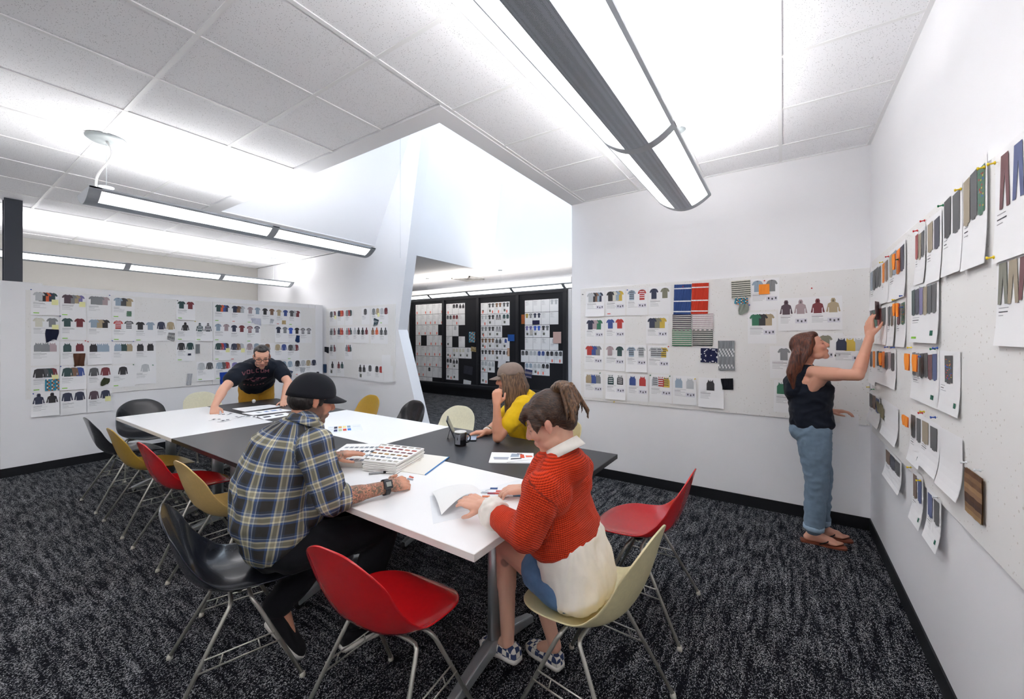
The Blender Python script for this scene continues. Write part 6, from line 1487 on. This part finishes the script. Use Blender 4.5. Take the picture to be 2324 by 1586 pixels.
# mug
mp = on_z(1045, 1010, TZ); mg = empty('coffee_mug', (mp.x, mp.y, TZ), .45); tag(mg, 'black coffee mug with a grey square emblem on the black table', 'mug')
b = MB(); b.lathe([(.040, .0), (.0435, .004), (.0435, .100), (.0415, .1005), (.0395, .098), (.0395, .012), (.001, .010)], 32); b.build('cup', mat('mug_black', '15161B', .2, coat=.4), mg, True)
b = MB(); b.lathe([(.0436, .096), (.0442, .098), (.0436, .101), (.0412, .1015), (.0395, .0995)], 32); b.build('rim', mat('mug_rim_white', 'DAD6D0', .3), mg, True)
b = MB(); b.lathe([(.001, .086), (.0394, .0862), (.0394, .088), (.001, .0882)], 28); b.build('coffee', mat('coffee_brown', '8A6040', .3), mg, True)
b = MB(); b.tube([V(.0415 * math.cos(.2), .0415 * math.sin(.2), .052) + V(0, 0, 0) + V(.030 * math.sin(t) * math.cos(.2), .030 * math.sin(t) * math.sin(.2), .032 * math.cos(t)) for t in [math.pi * i / 14 for i in range(15)]], .0055, 10); b.build('handle', mat('mug_black', '15161B', .2), mg, True)
b = MB(); R_ = .0441; aa = [-2.30 + .95 * i / 8 for i in range(9)]
b.add([V(R_ * math.cos(a), R_ * math.sin(a), z) for z in (.014, .086) for a in aa], [(i, i + 1, i + 10, i + 9) for i in range(8)]); b.build('emblem_panel', mat('mug_grey_print', '7E8188', .35), mg, True)
b = MB(); R_ = .0444; b.add([V(R_ * math.cos(-1.83 + dx), R_ * math.sin(-1.83 + dx), z) for dx, z in ((-.07, .045), (.09, .045), (.10, .058), (.03, .070), (-.05, .060))], [(0, 1, 2, 3, 4)]); b.build('emblem', mat('mug_emblem_dark', '17181C', .4), mg)
# tablet on its stand and keyboard-like device
tp = on_z(1034, 993, TZ); tb = empty('tablet', (tp.x, tp.y, TZ), math.radians(40)); tag(tb, 'dark tablet propped on a folding stand behind the mug', 'tablet')
Mt = Matrix.Rotation(math.radians(-24), 4, 'Y'); Mt.translation = V(-.005, .02, .01)
b = MB(); b.box((-.004, -.10, 0), (.004, .10, .155), Mt); bevel(b.build('body', mat('tablet_shell', '2A3140', .35, metal=.2), tb), .003)
b = MB(); b.box((.0041, -.092, .008), (.0046, .092, .147), Mt); b.build('screen', mat('tablet_screen', '0E1626', .15, coat=.5), tb)
b = MB(); b.add([V(-.06, -.04, 0), V(-.06, .04, 0), V(-.035, .03, .09), V(-.035, -.03, .09)], [(0, 1, 2, 3)]); o = b.build('stand', mat('tablet_stand_black', '17181C', .5), tb); o.modifiers.new('t', 'SOLIDIFY').thickness = .004
kp = on_z(1072, 996, TZ); ph = empty('phone', (kp.x, kp.y, TZ), math.radians(35)); tag(ph, 'small phone with pale screen under the hand of the person in yellow', 'phone')
b = MB(); b.box((-.035, -.07, 0), (.035, .07, .009)); bevel(b.build('case', mat('phone_black', '191B20', .3), ph), .003)
b = MB(); b.box((-.031, -.062, .009), (.031, .062, .0095)); b.build('screen', mat('phone_screen_pale', 'B7C6DC', .2), ph)
# magazines on the black table
printed([(1116, 1026), (1211, 1028), (1211, 1050), (1109, 1049)], TZ, .006, [(.08, .5, .5, .62, '9AA2B0'), (.1, .66, .42, .72, '6E7684'), (.45, .2, .75, .5, 'B8C2D0'), (.5, .55, .9, .7, 'E89080')], 'magazine', 'white magazine lying on the black table behind the sweater', 'magazine')
printed([(1160, 1027), (1206, 1031), (1217, 1041), (1150, 1048)], TZ + .0065, .003, [(.05, .1, .4, .5, 'A8B4C4'), (.45, .15, .62, .7, 'E2583E'), (.68, .3, .95, .6, 'E8745C'), (.1, .65, .5, .8, '5A5E66'), (.3, .05, .55, .14, '2A2C34')], 'flyer', 'flyer with red strokes lying on the white magazine', 'flyer')
# colour chip card and chips between the woman's hands
cc_ = printed([(1090, 1112), (1180, 1088), (1210, 1120), (1105, 1150)], TZ, .0012, [(.1, .1, .4, .14, 'B8BEC4'), (.12, .8, .5, .84, 'C4C8CE')], 'chip_card', 'clear card for colour chips under the woman\'s right hand', 'card', 'ECEEF0')
for k, (u, v, c, n) in enumerate([(1121, 1108, '274E8A', 'dark blue'), (1127, 1119, 'C9483A', 'coral red'), (1115, 1119, '8C2A44', 'crimson'), (1123, 1129, '2A62A8', 'mid blue'), (1113, 1132, '1E9A78', 'emerald green'), (1103, 1126, 'D97C4E', 'orange'), (1134, 1114, 'D86A5A', 'salmon pink'), (1100, 1117, 'AEB6BC', 'silver grey'), (1133, 1141, '6A4488', 'violet'), (1173, 1124, '2C86B8', 'turquoise blue')]):
    p = on_z(u, v, TZ + .004); b = MB(); b.box((-.019, -.008, 0), (.019, .008, .004)); o = b.build('colour_chip', mat('chip_' + n.replace(' ', '_'), c, .45)); o.location = (p.x, p.y, TZ + .0016); o.rotation_euler = (0, 0, .55); bevel(o, .001); tag(o, f'{n} plastic colour chip near the woman\'s right hand', 'colour chip', 'colour chips on the white table')
# sheets the woman handles: one flat, one lifted and curling
printed([(975, 1125), (1080, 1118), (1112, 1160), (983, 1188)], TZ, .0012, [(.1, .3, .9, .8, 'DDE0E4')], 'tracing_sheet', 'pale grey print lying flat under the lifted tracing paper', 'paper', 'E6E9EC')
def lifted():
    b = MB(); A, B_, C, D_ = [on_z(u, v, TZ + .03) for u, v in ((980, 1108), (1052, 1098), (1095, 1128), (1002, 1160))]; n = 10; vs = []
    for i in range(n + 1):
        for j in range(n + 1):
            a, c = i / n, j / n; p = A.lerp(B_, a).lerp(D_.lerp(C, a), c); vs.append(V(p.x, p.y, TZ + .012 + .055 * math.sin(a * 2.4) * (.35 + .65 * c) + .018 * math.sin(c * 3)))
    b.add(vs, [(i * (n + 1) + j, (i + 1) * (n + 1) + j, (i + 1) * (n + 1) + j + 1, i * (n + 1) + j + 1) for i in range(n) for j in range(n)])
    o = b.build('tracing_paper', mat('tracing_paper', 'ECECEA', .6), None, True); tag(o, 'curling tracing paper lifted by the woman\'s left hand', 'paper'); return o
lifted()
nt_ = printed([(928, 1075), (944, 1082), (938, 1092), (920, 1090)], TZ, .001, [(.2, .2, .8, .5, 'C86A5A'), (.1, .6, .9, .9, '8A8F98')], 'note_paper', 'small printed note beside the tattooed fist', 'paper')
# long printed strips and small cut-outs on the left tables
for k, (px, mk_) in enumerate([([(527, 927), (612, 918), (642, 921), (556, 934)], [(.3, .4, .6, .5, 'D2D5DA')]), ([(549, 937), (634, 927), (664, 931), (574, 942)], [(.25, .3, .35, .6, '9AA2AC'), (.45, .3, .55, .55, '5A84C0'), (.62, .3, .78, .55, '5A84C0'), (.85, .3, .92, .5, '2A4A9A')]), ([(584, 945), (648, 936), (664, 941), (600, 952)], [(.1, .3, .35, .6, '4A4C54'), (.5, .3, .8, .6, '5A5C64')])]):
    printed(px, TZ, .003, mk_, 'printed_strip', ['longest blank strip nearest the leaning man\'s waist', 'printed strip with blue marks under the leaning man\'s left hand', 'short printed strip with dark bars beside the plaid collar'][k], 'paper')
for k in range(14):
    u, v = 488 + 9.5 * (k % 10) + rs.uniform(-3, 3), 940 + 7 * (k // 5) + rs.uniform(-3, 3); p = on_z(u, v, TZ); b = MB(); b.curc = lin('F4F4F4'); w, h = rs.uniform(.03, .05), rs.uniform(.022, .034)
    b.box((-w, -h, 0), (w, h, .0012)); b.curc = lin(rs.choice(['4A4D55', '2E3036', '6A6E76', '585C66'])); b.add([(-w * .55, -h * .45, .0018), (w * .5, -h * .45, .0018), (w * .5, h * .4, .0018), (-w * .55, h * .4, .0018)], [(0, 1, 2, 3)])
    o = b.build('paper_cutout', M_print); o.location = (p.x, p.y, TZ + .0004 * k); o.rotation_euler = (0, 0, rs.uniform(0, 3)); tag(o, 'small white paper cut-out with a dark print, scattered under the leaning man\'s right hand', 'paper', 'cut-outs scattered on the left tables')
wb = on_z(576, 914, TZ); b = MB(); b.ell((0, 0, .022), (.021, .021, .021)); b.lathe([(.012, 0), (.014, .004), (.008, .006)], 16); o = b.build('white_ball', mat('white_knob', 'F0EEEA', .3), None, True); o.location = (wb.x, wb.y, TZ); tag(o, 'small white ball standing on the black table before the mustard trousers', 'ball')
# fabric card in the reaching hand
fc = MB(); A = on_x(1974, 702, .525); Mx = Matrix.Rotation(-.35, 4, 'Z')
fc.box((-.004, -.055, -.05), (.0, .055, .075), Matrix.Translation(V(.537, 3.70, 1.695)) @ Mx); o = fc.build('fabric_card', cloth('mauve_card', '7A6668', .8)); tag(o, 'mauve fabric card held up by the reaching woman', 'fabric card'); bevel(o, .001)
